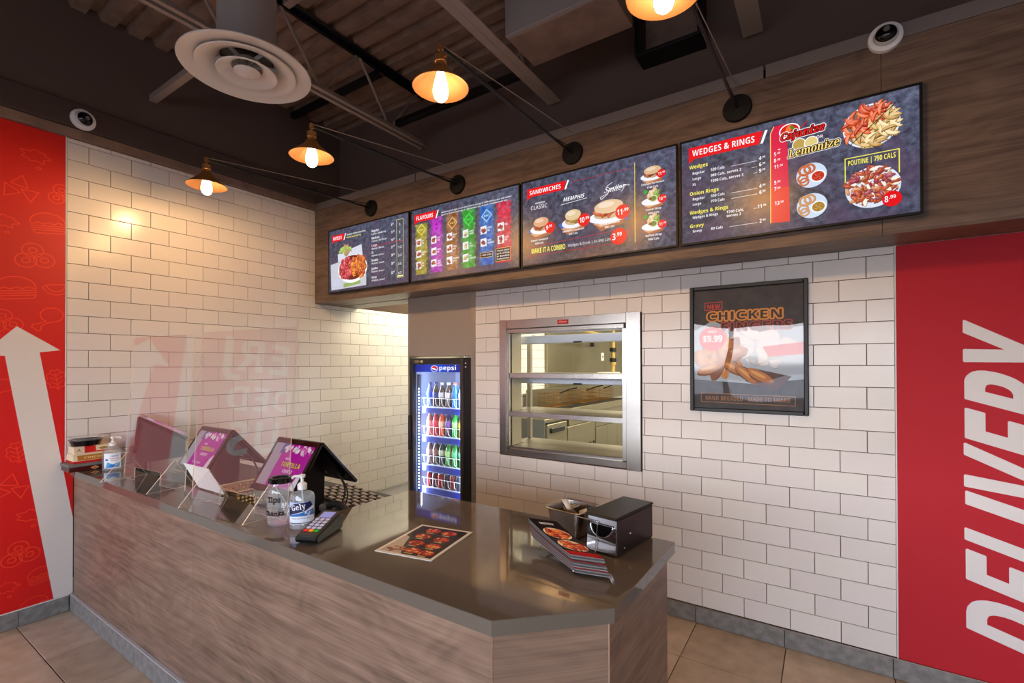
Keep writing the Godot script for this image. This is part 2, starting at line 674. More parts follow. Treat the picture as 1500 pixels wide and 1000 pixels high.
func materials() -> void:
	for i in 4:
		var m := mat("wall_tile_%d" % i, [Color(0.885, 0.865, 0.845), Color(0.87, 0.85, 0.83), Color(0.895, 0.875, 0.85), Color(0.88, 0.855, 0.84)][i], 0.22)
		m.normal_enabled = true
		m.normal_texture = noise_tex(0.03, 3, Color.BLACK, Color.WHITE, 256, 3, FastNoiseLite.TYPE_SIMPLEX_SMOOTH, 2.0) if i == 0 else M["wall_tile_0"].normal_texture
		m.normal_scale = 0.12
		m.uv1_triplanar = true
		m.uv1_world_triplanar = true
		m.uv1_scale = Vector3(3, 9, 3)
	mat("grout", Color(0.26, 0.19, 0.15), 0.95)
	var w := mat("oak_laminate", Color(0.89, 0.845, 0.82), 0.42)
	var wi := wood_image()
	world_map(w, wi, Vector3(1.0 / 2.4, 1.0 / 1.5, 1.0 / 2.4))
	var w2 := mat("bulkhead_oak", Color(0.80, 0.775, 0.755), 0.45)
	world_map(w2, wi, Vector3(1.0 / 2.4, 1.0 / 1.6, 1.0 / 2.4))
	w2.uv1_offset = Vector3(0.3, 0.62, 0.1)
	mat("cap_strip", Color(0.47, 0.43, 0.41), 0.6)
	var q := mat("quartz", Color(1, 1, 1), 0.045)
	world_map(q, noise_tex(0.25, 2, Color(0.345, 0.31, 0.275), Color(0.43, 0.395, 0.36), 512, 12), Vector3(4, 4, 4))
	q.metallic_specular = 0.6
	var f := []
	for i in 3:
		var fm := mat("floor_tile_%d" % i, [Color(0.98, 0.97, 0.96), Color(0.94, 0.93, 0.92), Color(1, 1, 1)][i], 0.5)
		world_map(fm, noise_tex(0.012, 5, Color(0.70, 0.615, 0.52), Color(0.83, 0.755, 0.665), 512, 30), Vector3(1.1, 1.1, 1.1))
	mat("floor_grout", Color(0.33, 0.25, 0.19), 0.95)
	var b := mat("base_tile", Color(1, 1, 1), 0.55)
	world_map(b, noise_tex(0.02, 5, Color(0.42, 0.41, 0.40), Color(0.56, 0.55, 0.54), 512, 31), Vector3(1.6, 1.6, 1.6))
	mat("white_trim", Color(0.86, 0.85, 0.84), 0.4)
	mat("shop_wall", Color(0.72, 0.68, 0.64), 0.7)
	mat("dark_paint", Color(0.37, 0.30, 0.265), 0.85)
	mat("darker_paint", Color(0.29, 0.23, 0.205), 0.85)
	var dk := mat("deck_paint", Color(1, 1, 1), 0.7)
	world_map(dk, noise_tex(0.02, 4, Color(0.46, 0.365, 0.31), Color(0.58, 0.475, 0.41), 256, 40), Vector3(1, 1, 1))
	mat("joist_steel", Color(0.60, 0.53, 0.48), 0.55)
	mat("black_steel", Color(0.03, 0.028, 0.026), 0.45)
	mat("duct_grey", Color(0.58, 0.54, 0.52), 0.6)
	mat("vent_white", Color(0.86, 0.82, 0.78), 0.5)
	mat("brass", Color(0.66, 0.48, 0.28), 0.42, 0.85)
	mat("brass_dark", Color(0.55, 0.38, 0.18), 0.35, 0.9)
	mat("black_plastic", Color(0.028, 0.026, 0.027), 0.42)
	mat("black_gloss", Color(0.02, 0.018, 0.02), 0.12)
	mat("dark_grey", Color(0.14, 0.135, 0.135), 0.45)
	mat("mid_grey", Color(0.42, 0.41, 0.41), 0.5)
	mat("pale_grey", Color(0.74, 0.73, 0.73), 0.5)
	mat("paper", Color(0.93, 0.92, 0.90), 0.8)
	mat("white_plastic", Color(0.90, 0.90, 0.90), 0.35)
	var s := mat("stainless", Color(0.74, 0.72, 0.70), 0.27, 1.0)
	s.normal_enabled = true
	s.normal_texture = noise_tex(0.05, 2, Color.BLACK, Color.WHITE, 256, 55, FastNoiseLite.TYPE_SIMPLEX_SMOOTH, 3.0)
	s.normal_scale = 0.10
	s.uv1_triplanar = true
	s.uv1_scale = Vector3(1.2, 30, 1.2)
	mat("stainless_dull", Color(0.66, 0.63, 0.58), 0.42, 1.0)
	mat("kitchen_steel", Color(0.58, 0.55, 0.47), 0.36, 0.9)
	mat("lamp_lining", Color(0.30, 0.20, 0.11), 0.5, 0.6)
	mat("ink", Color(0.02, 0.02, 0.02), 0.95)
	mat("chrome", Color(0.9, 0.9, 0.92), 0.08, 1.0)
	mat("grey_panel", Color(0.60, 0.55, 0.51), 0.5)
	var gl := clear("gel", Color(0.80, 0.84, 0.88), 0.30, 0.08)
	gl.metallic_specular = 0.6
	clear("acrylic", Color(1, 1, 1), 0.02, 0.01)
	clear("clear_plastic", Color(0.97, 0.98, 1.0), 0.10, 0.04)
	clear("door_glass", Color(1, 1, 1), 0.03, 0.01)
	mat("acrylic_edge", Color(0.93, 0.86, 0.78), 0.3)
	mat("wall_red", Color(0.74, 0.05, 0.09), 0.5)


# ------------------------------------------------------------------ walls, floor
func tile_mesh(w: float, h: float, k: int) -> ArrayMesh:
	var key := "%.4f_%.4f_%d" % [w, h, k]
	if not tile_meshes.has(key):
		var b := MB.new()
		tile_into(b, Vector3.ZERO, w, h)
		tile_meshes[key] = b.mesh(M["wall_tile_%d" % k])
	return tile_meshes[key]


# a tile that lies in the x-y plane, face towards +z, lower left corner at "at"
func tile_into(b: MB, at: Vector3, w: float, h: float, t := 0.008, e := 0.0012) -> void:
	var p := [at, at + Vector3(w, 0, 0), at + Vector3(w, h, 0), at + Vector3(0, h, 0)]
	var z := Vector3(0, 0, t)
	var q := [at + z + Vector3(e, e, 0), at + z + Vector3(w - e, e, 0), at + z + Vector3(w - e, h - e, 0), at + z + Vector3(e, h - e, 0)]
	b.quad(q[0], q[1], q[2], q[3], Vector3.BACK)
	var mid: Vector3 = (p[0] + p[2]) * 0.5
	for i in 4:
		var j := (i + 1) % 4
		var o: Vector3 = (p[i] + p[j]) * 0.5 - mid
		var a: Vector3 = p[i] + z * 0.85
		var c: Vector3 = p[j] + z * 0.85
		b.quad(p[i], p[j], c, a, o)
		b.quad(a, c, q[j], q[i], o + Vector3(0, 0, 0.02))


# Rows of half-bond tiles on the plane of "t" (local x along, y up): grid lines at x0 + k * HALF and y0 - j * ROWH.
func lay_tiles(parent: Node3D, t: Transform3D, x_lo: float, x_hi: float, y_lo: float, y_hi: float, x0: float, y0: float, parity: int, holes: Array, stuff_below := -1.0) -> void:
	var joint := 0.0032
	var rest := MB.new()
	var j := int(floor((y0 - y_hi) / ROWH)) - 1
	while y0 - j * ROWH > y_lo:
		var top := minf(y0 - j * ROWH, y_hi)
		var bot := maxf(y0 - (j + 1) * ROWH, y_lo)
		if top - bot > 0.008:
			var k := int(floor((x_lo - x0) / HALF)) - 2
			while x0 + k * HALF < x_hi:
				if posmod(k + j, 2) == parity:
					var a := maxf(x0 + k * HALF, x_lo)
					var c := minf(x0 + (k + 2) * HALF, x_hi)
					for r in (cut(Rect2(a, bot, c - a, top - bot), holes) if c - a > 0.006 else []):
						var w: float = r.size.x - joint
						var h: float = r.size.y - joint
						if w < 0.006 or h < 0.006:
							continue
						var at := Vector3(r.position.x + joint * 0.5, r.position.y + joint * 0.5, 0)
						if r.end.y < stuff_below:
							tile_into(rest, at, w, h)
						else:
							var o := MeshInstance3D.new()
							o.name = "tile"
							o.mesh = tile_mesh(snappedf(w, 0.0005), snappedf(h, 0.0005), rng.randi() % 4)
							o.transform = Transform3D(t.basis, t * at)
							parent.add_child(o, true)
				k += 1
		j += 1
	if rest.v.size():
		var o := part(parent, "lower_tiles", rest, M["wall_tile_0"])
		o.transform = t
		o.set_meta("kind", "stuff")


func cut(r: Rect2, holes: Array) -> Array:
	var out := [r]
	for h in holes:
		var next := []
		for q in out:
			if not q.intersects(h):
				next.append(q)
				continue
			if h.position.x > q.position.x:
				next.append(Rect2(q.position.x, q.position.y, h.position.x - q.position.x, q.size.y))
			if h.end.x < q.end.x:
				next.append(Rect2(h.end.x, q.position.y, q.end.x - h.end.x, q.size.y))
			var a := maxf(q.position.x, h.position.x)
			var c := minf(q.end.x, h.end.x)
			if h.position.y > q.position.y:
				next.append(Rect2(a, q.position.y, c - a, h.position.y - q.position.y))
			if h.end.y < q.end.y:
				next.append(Rect2(a, h.end.y, c - a, q.end.y - h.end.y))
		out = next
	return out


func slab(parent: Node3D, called: String, lo: Vector3, hi: Vector3, m: Material, e := 0.0) -> MeshInstance3D:
	var b := MB.new()
	b.box((lo + hi) * 0.5, hi - lo, e)
	return part(parent, called, b, m)


func shell() -> void:
	# floor
	var fl := setting("floor", "beige stone-look floor tiles with dark joints", "floor")
	slab(fl, "screed", Vector3(-0.2, -0.15, -6.4), Vector3(8.2, -0.006, 6.4), M["floor_grout"])
	var fm := []
	for i in 3:
		var b := MB.new()
		b.box(Vector3(0, -0.004, 0), Vector3(0.4555, 0.012, 0.4555), 0.0015)
		fm.append(b.mesh(M["floor_tile_%d" % i]))
	for i in range(-2, 17):
		for j in range(-5, 9):
			var x := 0.567 + 0.46 * i
			var z := 2.233 + 0.46 * j
			if x > 7.95 or z + 0.46 < 0.01 or z > 6.1:
				continue
			var lo := Vector2(maxf(x, -0.002), maxf(z, -0.002))
			if lo.x == x and lo.y == z:
				share(fl, "tile", fm[rng.randi() % 3], Vector3(x + 0.23, -0.002, z + 0.23))
			else:
				slab(fl, "tile", Vector3(lo.x + 0.0022, -0.012, lo.y + 0.0022), Vector3(x + 0.4578, 0.0, z + 0.4578), M["floor_tile_%d" % (rng.randi() % 3)], 0.0015)
	slab(fl, "kitchen_floor", Vector3(0, -0.006, -6.3), Vector3(8, 0.0, -0.012), M["base_tile"])

	# left wall
	var wl := setting("wall_left", "white brick-bond tiled wall with dark joints below dark paint", "wall")
	slab(wl, "core", Vector3(-0.2, 0, -6.4), Vector3(-0.002, 3.9, 6.4), M["white_trim"])
	slab(wl, "grout_bed", Vector3(-0.002, 0.2, -1.25), Vector3(0.001, 2.97, 2.018), M["grout"])
	lay_tiles(wl, Transform3D(Basis(Vector3(0, 0, -1), Vector3.UP, Vector3.RIGHT), Vector3(0.001, 0, 0)), -2.018, 1.1, 0.2, 2.966, -1.9111, 2.9391, 0, [Rect2(-FACE, BED, 0.278 + 1.3, 1.0), Rect2(-2.1, 0.0, 1.13, 0.735), Rect2(-2.1, 0.0, 0.2, 0.884)], 0.56)
	slab(wl, "edge_strip", Vector3(-0.001, 0.886, 2.018), Vector3(0.011, 3.0, 2.024), M["white_trim"], 0.001)
	slab(wl, "upper_paint", Vector3(-0.003, 2.967, -0.2), Vector3(0.004, 3.85, 6.3), M["dark_paint"])
	slab(wl, "ledge_board", Vector3(0.0, 2.968, FACE + 0.002), Vector3(0.03, 3.028, 6.0), M["deck_paint"], 0.003)
	slab(wl, "soffit_board", Vector3(0.0, 3.03, FACE + 0.002), Vector3(0.045, 3.185, 6.0), M["darker_paint"], 0.004)
	slab(wl, "kitchen_paint", Vector3(-0.001, 0, -6.3), Vector3(0.003, 3.0, -1.26), M["white_trim"])

	# back wall, with the passage (x < 0.93), the fridge recess and the serving window left open
	var wb := setting("wall_back", "white brick-bond tiled wall with serving window", "wall")
	slab(wb, "header", Vector3(0, BED, -0.2), Vector3(8, 3.9, -0.002), M["white_trim"])
	slab(wb, "passage_soffit", Vector3(0, BED - 0.003, -0.2), Vector3(0.944, BED, 0.011), M["bulkhead_oak"])
	slab(wb, "upper_paint", Vector3(0, 3.0, -0.003), Vector3(8, 3.86, 0.004), M["dark_paint"])
	slab(wb, "core", Vector3(1.68, 0, -0.2), Vector3(1.93, BED, -0.002), M["white_trim"])
	slab(wb, "core", Vector3(2.985, 0, -0.2), Vector3(8, BED, -0.002), M["white_trim"])
	slab(wb, "core", Vector3(1.93, 0, -0.2), Vector3(2.985, 0.87, -0.002), M["white_trim"])
	slab(wb, "core", Vector3(1.93, 1.855, -0.2), Vector3(2.985, BED, -0.002), M["white_trim"])
	var gb := MB.new()
	for r in cut(Rect2(1.68, 0.1, 2.578, BED - 0.1), [Rect2(1.93, 0.87, 1.055, 0.985)]):
		gb.box(Vector3(r.position.x + r.size.x * 0.5, r.position.y + r.size.y * 0.5, -0.0005), Vector3(r.size.x, r.size.y, 0.003))
	part(wb, "grout_bed", gb, M["grout"])
	lay_tiles(wb, Transform3D(Basis.IDENTITY, Vector3(0, 0, 0.001)), 1.68, 4.256, 0.104, BED, 1.78297, 2.06723, 1, [Rect2(1.91, 0.855, 1.095, 1.005)], 0.0)
	slab(wb, "edge_strip", Vector3(4.256, 0.104, -0.001), Vector3(4.262, BED, 0.012), M["white_trim"], 0.001)
	slab(wb, "steel_jamb", Vector3(1.632, 0, -0.2), Vector3(1.679, BED, 0.006), M["stainless_dull"], 0.002)
	slab(wb, "panel_above_fridge", Vector3(0.945, 1.605, -0.12), Vector3(1.632, BED, -0.002), M["grey_panel"], 0.001)
	slab(wb, "recess_side", Vector3(0.93, 0, -0.75), Vector3(0.945, BED, 0.0), M["stainless_dull"], 0.001)

	# base tiles
	var bb := setting("baseboard_back", "grey tile skirting along the white tiled wall", "baseboard")
	var bl := setting("baseboard_left", "beige grey tile skirting under the red arrow panel", "baseboard")
	for i in range(-1, 9):
		var a := maxf(3.321 + 0.46 * (i - 1) + 0.0015, 2.0)
		slab(bb, "tile", Vector3(a, 0.003, 0.001), Vector3(3.321 + 0.46 * i - 0.0015, 0.098, 0.013), M["base_tile"], 0.001)
	slab(bb, "metal_edge", Vector3(2.0, 0.098, 0.0), Vector3(7.0, 0.103, 0.014), M["stainless"])
	slab(bb, "joint", Vector3(2.0, 0.0, -0.001), Vector3(7.0, 0.098, 0.003), M["grout"])
	for i in range(0, 9):
		var a := maxf(2.227 + 0.46 * (i - 1) + 0.0015, 2.004)
		slab(bl, "tile", Vector3(0.001, 0.003, a), Vector3(0.013, 0.098, 2.227 + 0.46 * i - 0.0015), M["base_tile"], 0.001)
	slab(bl, "joint", Vector3(-0.001, 0.0, 2.0), Vector3(0.003, 0.098, 6.0), M["grout"])
	slab(bl, "metal_edge", Vector3(0.0, 0.098, 2.004), Vector3(0.014, 0.103, 6.0), M["white_trim"])

	# the far sides of the shop, behind the camera
	var wr := setting("wall_right", "plain painted side wall of the shop", "wall")
	slab(wr, "core", Vector3(8, 0, -6.4), Vector3(8.2, 3.9, 6.4), M["shop_wall"])


func storefront() -> void:
	var wf := setting("wall_front", "shop front with large windows to the street", "wall")
	slab(wf, "sill_wall", Vector3(0, 0, 6.2), Vector3(8, 0.95, 6.4), M["dark_paint"])
	slab(wf, "head_wall", Vector3(0, 2.22, 6.2), Vector3(8, 3.9, 6.4), M["dark_paint"])
	slab(wf, "pier", Vector3(0, 0.95, 6.2), Vector3(0.3, 2.22, 6.4), M["dark_paint"])
	slab(wf, "pier", Vector3(7.6, 0.95, 6.2), Vector3(8.0, 2.22, 6.4), M["dark_paint"])
	for x in [2.5, 4.15, 5.8]:
		slab(wf, "mullion", Vector3(x, 0.95, 6.22), Vector3(x + 0.09, 2.22, 6.36), M["black_steel"], 0.004)
	# the car park outside, seen only as a reflection in the poster's glass
	var gr := setting("ground_outside", "pale car park beyond the shop windows", "ground")
	slab(gr, "asphalt", Vector3(-30, -0.3, 6.45), Vector3(40, -0.16, 60), M["mid_grey"])


func ceiling_steel() -> void:
	var ce := setting("ceiling", "dark brown corrugated metal roof deck", "ceiling")
	var b := MB.new()
	var prof := []
	var z := -0.2
	while z < 6.4:
		prof.append_array([Vector2(z, 3.80), Vector2(z + 0.075, 3.80), Vector2(z + 0.095, 3.845), Vector2(z + 0.132, 3.845)])
		z += 0.152
	for i in prof.size() - 1:
		var p: Vector2 = prof[i]
		var q: Vector2 = prof[i + 1]
		b.quad(Vector3(-0.1, p.y, p.x), Vector3(8.1, p.y, p.x), Vector3(8.1, q.y, q.x), Vector3(-0.1, q.y, q.x), Vector3.DOWN)
	part(ce, "roof_deck", b, M["deck_paint"])
	slab(ce, "roof_slab", Vector3(-0.2, 3.86, -6.4), Vector3(8.2, 4.0, 6.4), M["dark_paint"])
	var k := 0
	for x in [1.17, 2.41, 3.65, 4.89, 6.13]:
		var t := thing("roof_joist", ["open-web steel roof joist beside the round duct", "steel roof joist behind the second hanging lamp from the right", "steel roof joist right of the rightmost hanging lamp", "steel roof joist out over the red delivery wall", "steel roof joist nearest the right wall"][k], "joist", Vector3(x, 0, 0), 0.0, "roof joists")
		var gap := 0.014 if k == 0 else 0.0
		var w := 0.03 if k == 0 else 0.05
		for s in [-1.0, 1.0]:
			var c := MB.new()
			c.box(Vector3(s * (gap + w * 0.5), 3.352, 3.1), Vector3(w, 0.007, 6.1), 0.001)
			c.box(Vector3(s * (gap + 0.003), 3.372, 3.1), Vector3(0.006, 0.04, 6.1), 0.001)
			part(t, "bottom_chord", c, M["joist_steel"])
			c = MB.new()
			c.box(Vector3(s * 0.026, 3.79, 3.1), Vector3(0.045, 0.007, 6.1), 0.001)
			c.box(Vector3(s * 0.007, 3.77, 3.1), Vector3(0.006, 0.04, 6.1), 0.001)
			part(t, "top_chord", c, M["black_steel"])
		var zz := 0.12
		while zz < 6.0:
			for e in [[0.0, 0.3], [0.6, 0.3]]:
				var c := MB.new()
				c.tube([Vector3(0, 3.36, zz + e[1]), Vector3(0, 3.775, zz + e[0])], 0.010, 7)
				part(t, "web_rod", c, M["joist_steel"])
			zz += 0.6
		k += 1
	# bridging angles between joists
	var n := 0
	for q in [[0.004, 1.156, 3.40, 1.56, "joist_steel"], [1.186, 2.39, 3.76, 1.28, "joist_steel"], [1.186, 2.38, 3.40, 0.36, "black_steel"], [0.004, 1.156, 3.74, 0.5, "black_steel"]]:
		var c := MB.new()
		c.box(Vector3((q[0] + q[1]) * 0.5, q[2], q[3]), Vector3(q[1] - q[0], 0.006, 0.045), 0.001)
		c.box(Vector3((q[0] + q[1]) * 0.5, q[2] + 0.02, q[3] + 0.02), Vector3(q[1] - q[0], 0.04, 0.006), 0.001)
		tag(part(self, numbered("bridging_angle"), c, M[q[4]]), ["pale steel bridging angle from dark left wall to the roof joist", "steel bridging angle high beside the round duct", "black bridging angle near the dark back wall", "black bridging angle under the deck over the left wall"][n], "bridging")
		n += 1
	# round duct with its white diffuser
	var d := thing("round_duct", "grey round air duct dropping through the joists to white diffuser", "duct", Vector3(1.64, 0, 1.755))
	var c := MB.new()
	c.lathe([Vector2(0.128, 3.03), Vector2(0.128, 3.3), Vector2(0.131, 3.305), Vector2(0.131, 3.32), Vector2(0.128, 3.325), Vector2(0.128, 3.82)], 40)
	part(d, "pipe", c, M["duct_grey"])
	var v := thing("ceiling_diffuser", "round white diffuser of nested cones under the round duct", "vent", Vector3(1.64, 2.955, 1.755))
	c = MB.new()
	c.lathe([Vector2(0.128, 0.075), Vector2(0.135, 0.06), Vector2(0.16, 0.035), Vector2(0.2, 0.016), Vector2(0.225, 0.012), Vector2(0.285, 0.0), Vector2(0.287, 0.004), Vector2(0.283, 0.01), Vector2(0.225, 0.024), Vector2(0.14, 0.08)], 56)
	part(v, "outer_cone", c, M["vent_white"])
	var cones := [[0.215, 0.115, 0.0], [0.13, 0.06, -0.012]]
	for q in cones:
		c = MB.new()
		c.lathe([Vector2(q[1], 0.058 + q[2]), Vector2(q[1] * 1.15, 0.03 + q[2]), Vector2(q[0] * 0.86, 0.006 + q[2]), Vector2(q[0], -0.002 + q[2]), Vector2(q[0] + 0.002, 0.003 + q[2]), Vector2(q[0] * 0.86, 0.014 + q[2]), Vector2(q[1] * 1.1, 0.05 + q[2])], 48)
		part(v, "cone", c, M["vent_white"])
	c = MB.new()
	c.lathe([Vector2(0.0, -0.022), Vector2(0.03, -0.02), Vector2(0.055, -0.008), Vector2(0.058, -0.002), Vector2(0.03, 0.012), Vector2(0.0, 0.014)], 32)
	part(v, "cap", c, M["vent_white"])
	for i in 3:
		c = MB.new()
		c.box(Vector3(0, 0.035, 0), Vector3(0.27, 0.02, 0.004), 0.0, Basis(Vector3.UP, PI * i / 3.0))
		part(v, "spider_bar", c, M["pale_grey"])
	c = MB.new()
	c.lathe([Vector2(0.0, 0.07), Vector2(0.126, 0.07)], 32)
	part(v, "damper", c, M["black_steel"])
	# box duct between the second and third joist
	var bd := thing("box_duct", "large grey rectangular duct hung high between joists", "duct", Vector3(2.76, 3.36, 1.2))
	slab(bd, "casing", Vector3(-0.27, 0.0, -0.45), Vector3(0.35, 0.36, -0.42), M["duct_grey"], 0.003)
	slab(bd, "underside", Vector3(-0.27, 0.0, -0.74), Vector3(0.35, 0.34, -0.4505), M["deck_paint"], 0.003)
	var rg := thing("return_grille", "dark framed air opening high on the dark back wall", "vent", Vector3(3.21, 3.39, 0.004))
	slab(rg, "frame", Vector3(-0.19, 0.0, 0.0), Vector3(0.19, 0.02, 0.16), M["black_steel"], 0.002)
	slab(rg, "frame", Vector3(-0.19, 0.02, 0.0), Vector3(-0.17, 0.3, 0.16), M["black_steel"], 0.002)
	slab(rg, "frame", Vector3(0.17, 0.02, 0.0), Vector3(0.19, 0.3, 0.16), M["black_steel"], 0.002)
	slab(rg, "frame", Vector3(-0.19, 0.3, 0.0), Vector3(0.19, 0.32, 0.16), M["black_steel"], 0.002)
	slab(rg, "back_plate", Vector3(-0.17, 0.02, 0.0), Vector3(0.17, 0.3, 0.01), M["deck_paint"])


func bulkhead() -> void:
	var bk := thing("bulkhead", "dark oak-look menu bulkhead across the top of the tiled wall", "bulkhead", Vector3.ZERO)
	var xs := [0.0095, 1.76, 4.19, 6.6]
	for i in 3:
		slab(bk, "face_panel", Vector3(xs[i] + 0.0008, BED, FACE - 0.018), Vector3(xs[i + 1] - 0.0008, 2.966, FACE), M["bulkhead_oak"], 0.0008)
		slab(bk, "cap_strip", Vector3(maxf(xs[i] - 0.46, 0.0095) + 0.0008, 2.969, FACE - 0.018), Vector3(xs[i + 1] - 0.47, 3.034, FACE - 0.001), M["cap_strip"], 0.0008)
	slab(bk, "soffit", Vector3(0.0095, BED, 0.012), Vector3(6.6, BED + 0.016, FACE - 0.018), M["bulkhead_oak"])
	slab(bk, "top_board", Vector3(0.0095, 3.018, 0.006), Vector3(6.6, 3.034, FACE - 0.018), M["dark_paint"])


func pass_window() -> void:
	var w := setting("window_1", "stainless framed serving window with two shelves to the kitchen", "window")
	var z := 0.016
	slab(w, "jamb", Vector3(1.912, 0.862, -0.2), Vector3(1.972, 1.866, z), M["stainless"], 0.002)
	slab(w, "jamb", Vector3(2.905, 0.855, -0.2), Vector3(3.0, 1.866, z + 0.006), M["stainless"], 0.002)
	slab(w, "head", Vector3(1.974, 1.80, -0.2), Vector3(2.903, 1.864, z - 0.002), M["stainless"], 0.002)
	slab(w, "head_lip", Vector3(1.974, 1.768, -0.17), Vector3(2.885, 1.797, 0.004), M["stainless"], 0.002)
	slab(w, "sill", Vector3(1.974, 0.864, -0.2), Vector3(2.903, 0.905, z), M["stainless"], 0.002)
	slab(w, "stop", Vector3(1.974, 0.91, -0.02), Vector3(1.99, 1.766, 0.003), M["stainless"], 0.001)
	slab(w, "stop", Vector3(2.872, 0.91, -0.02), Vector3(2.903, 1.766, 0.003), M["stainless"], 0.001)
	var t := thing("serving_shelf", "stainless serving rack standing in the kitchen window", "shelf", Vector3(0, 0, 0), 0.0)
	var n := 0
	for y in [0.906, 1.165, 1.452]:
		slab(t, "deck", Vector3(1.992, y, -0.21), Vector3(2.87, y + 0.016, -0.02), M["stainless_dull"], 0.002)
		slab(t, "deck", Vector3(1.875, y, -0.47), Vector3(2.95, y + 0.016, -0.211), M["stainless_dull"], 0.002)
		slab(t, "front_lip", Vector3(1.992, y - 0.018, -0.019), Vector3(2.87, y + 0.018, -0.008), M["stainless"], 0.002)
		n += 1
	for q in [[1.885, -0.46], [2.90, -0.46]]:
		slab(t, "post", Vector3(q[0], 0.924, q[1]), Vector3(q[0] + 0.035, 1.766, q[1] + 0.035), M["stainless_dull"], 0.003)
	slab(t, "end_panel", Vector3(1.992, 0.926, -0.16), Vector3(1.998, 1.764, -0.03), M["stainless_dull"], 0.001)
	n = 0
	for y in [1.695, 1.382]:
		var h := thing("heat_lamp", ["pale steel strip heater at the top of the serving window", "pale steel strip heater under the upper serving shelf"][n], "heater", Vector3(2.395, y, -0.29), 0.0, "strip heaters in the serving window")
		slab(h, "housing", Vector3(-0.50, 0.002, -0.05), Vector3(0.50, 0.064, 0.03), M["pale_steel"] if M.has("pale_steel") else mat("pale_steel", Color(0.80, 0.83, 0.88), 0.5, 0.6), 0.004)
		slab(h, "nameplate", Vector3(0.0, 0.0, 0.03), Vector3(0.07, 0.012, 0.034), M["black_plastic"], 0.001)
		for s in [-0.38, 0.38]:
			slab(h, "hanger", Vector3(s, 0.064, -0.02), Vector3(s + 0.02, 0.07, 0.0), M["stainless_dull"])
		var c := MB.new()
		var cp := []
		for i in 14:
			var a := i / 13.0
			cp.append(Vector3(0.415 + 0.012 * sin(a * PI), 0.06 - 0.13 * a, 0.035 + 0.012 * sin(a * PI)))
		c.tube(cp, 0.004, 6)
		part(h, "cable", c, M["black_plastic"])
		n += 1
	var cv := Canvas.new(160, 64, Color(0.72, 0.03, 0.05))
	letters(cv, "Hatco", Vector2(80, 44), 30, Color(0.95, 0.75, 0.72), {"font": "serifbold", "mid": true, "shear": 0.3})
	var lb := MB.new()
	lb.box(Vector3.ZERO, Vector3(0.082, 0.03, 0.003), 0.0005)
	var lo := thing("heater_badge", "small red maker badge on the steel window head", "badge", Vector3(2.45, 1.829, z))
	part(lo, "plate", lb, M["wall_red"])
	var fb := MB.new()
	fb.quad(Vector3(-0.04, -0.014, 0.002), Vector3(0.04, -0.014, 0.002), Vector3(0.04, 0.014, 0.002), Vector3(-0.04, 0.014, 0.002), Vector3.BACK, [Vector2(0, 1), Vector2(1, 1), Vector2(1, 0), Vector2(0, 0)])
	part(lo, "lettering", fb, printed("badge_print", cv, 0.3))


# ------------------------------------------------------------------ printed and lit pictures
const WHITE := Color(0.96, 0.96, 0.97)
const YEL := Color(0.98, 0.93, 0.36)
const RED := Color(0.9, 0.05, 0.1)


func slate(w: int, h: int, seed_: int, warm: Array) -> Canvas:
	var cv := Canvas.new(w, h, Color.BLACK)
	var n := FastNoiseLite.new()
	n.seed = seed_; n.frequency = 0.02; n.fractal_octaves = 5; n.fractal_gain = 0.7
	n.domain_warp_enabled = true; n.domain_warp_amplitude = 30.0; n.domain_warp_frequency = 0.01
	var f := FastNoiseLite.new()
	f.seed = seed_ + 3; f.frequency = 0.004; f.fractal_octaves = 2
	var a := Color(0.17, 0.175, 0.235)
	var b := Color(0.40, 0.42, 0.52)
	var pl := Color(0.34, 0.26, 0.36)
	for y in h:
		for x in w:
			var v := clampf(0.42 + 0.85 * n.get_noise_2d(x, y) + 0.22 * (float(x) / w - float(y) / h), 0.0, 1.0)
			var c := a.lerp(b, v).lerp(pl, clampf(0.12 + 0.7 * f.get_noise_2d(x, y) + 0.45 * (float(y) / h - 0.45), 0.0, 0.6))
			for q in warm:                                   # amber glows that are part of the menu picture
				var d := Vector2((float(x) / w - q[0]) / q[2], (float(y) / h - q[1]) / q[3]).length()
				c = c.lerp(Color(0.72, 0.47, 0.26), clampf(1.0 - d, 0.0, 1.0) * q[4])
			cv.im.set_pixel(x, y, c)
	return cv


func banner(cv: Canvas, s: String, x0: float, x1: float, yt: float, yb: float, tail: float) -> void:
	var w := cv.w
	var h := cv.h
	cv.poly([Vector2(x0 * w, yt * h), Vector2(x1 * w, yt * h), Vector2((x1 - 0.02) * w, yb * h), Vector2((x0 + 0.03) * w, yb * h), Vector2(x0 * w, tail * h)], Color(0.88, 0.04, 0.1))
	cv.poly([Vector2((x1 + 0.008) * w, yt * h), Vector2((x1 + 0.02) * w, yt * h), Vector2((x1 - 0.002) * w, yb * h), Vector2((x1 - 0.014) * w, yb * h)], WHITE)
	var cap := (yb - yt) * h * 0.5
	letters(cv, s, Vector2((x0 + 0.018) * w, yb * h - (yb - yt) * h * 0.25), cap, WHITE, {"fit": (x1 - x0 - 0.055) * w})


func heap(cv: Canvas, x: float, y: float, rx: float, ry: float, cols: Array, n: int, big: float, seed_: int, long := 1.7) -> void:
	var g := RandomNumberGenerator.new()
	g.seed = seed_
	for i in n:
		var a := g.randf() * TAU
		var r := sqrt(g.randf())
		var p := Vector2(x + cos(a) * rx * r, y + sin(a) * ry * r)
		var s := big * g.randf_range(0.7, 1.3)
		var c: Color = cols[g.randi() % cols.size()]
		var t := g.randf() * PI
		cv.oval(p.x + 1, p.y + 2, s * long, s, c.darkened(0.55), t, 0.06, i)
		cv.oval(p.x, p.y, s * long, s, c, t, 0.06, i)
		cv.oval(p.x - s * 0.2, p.y - s * 0.25, s * long * 0.5, s * 0.4, c.lightened(0.3), t)


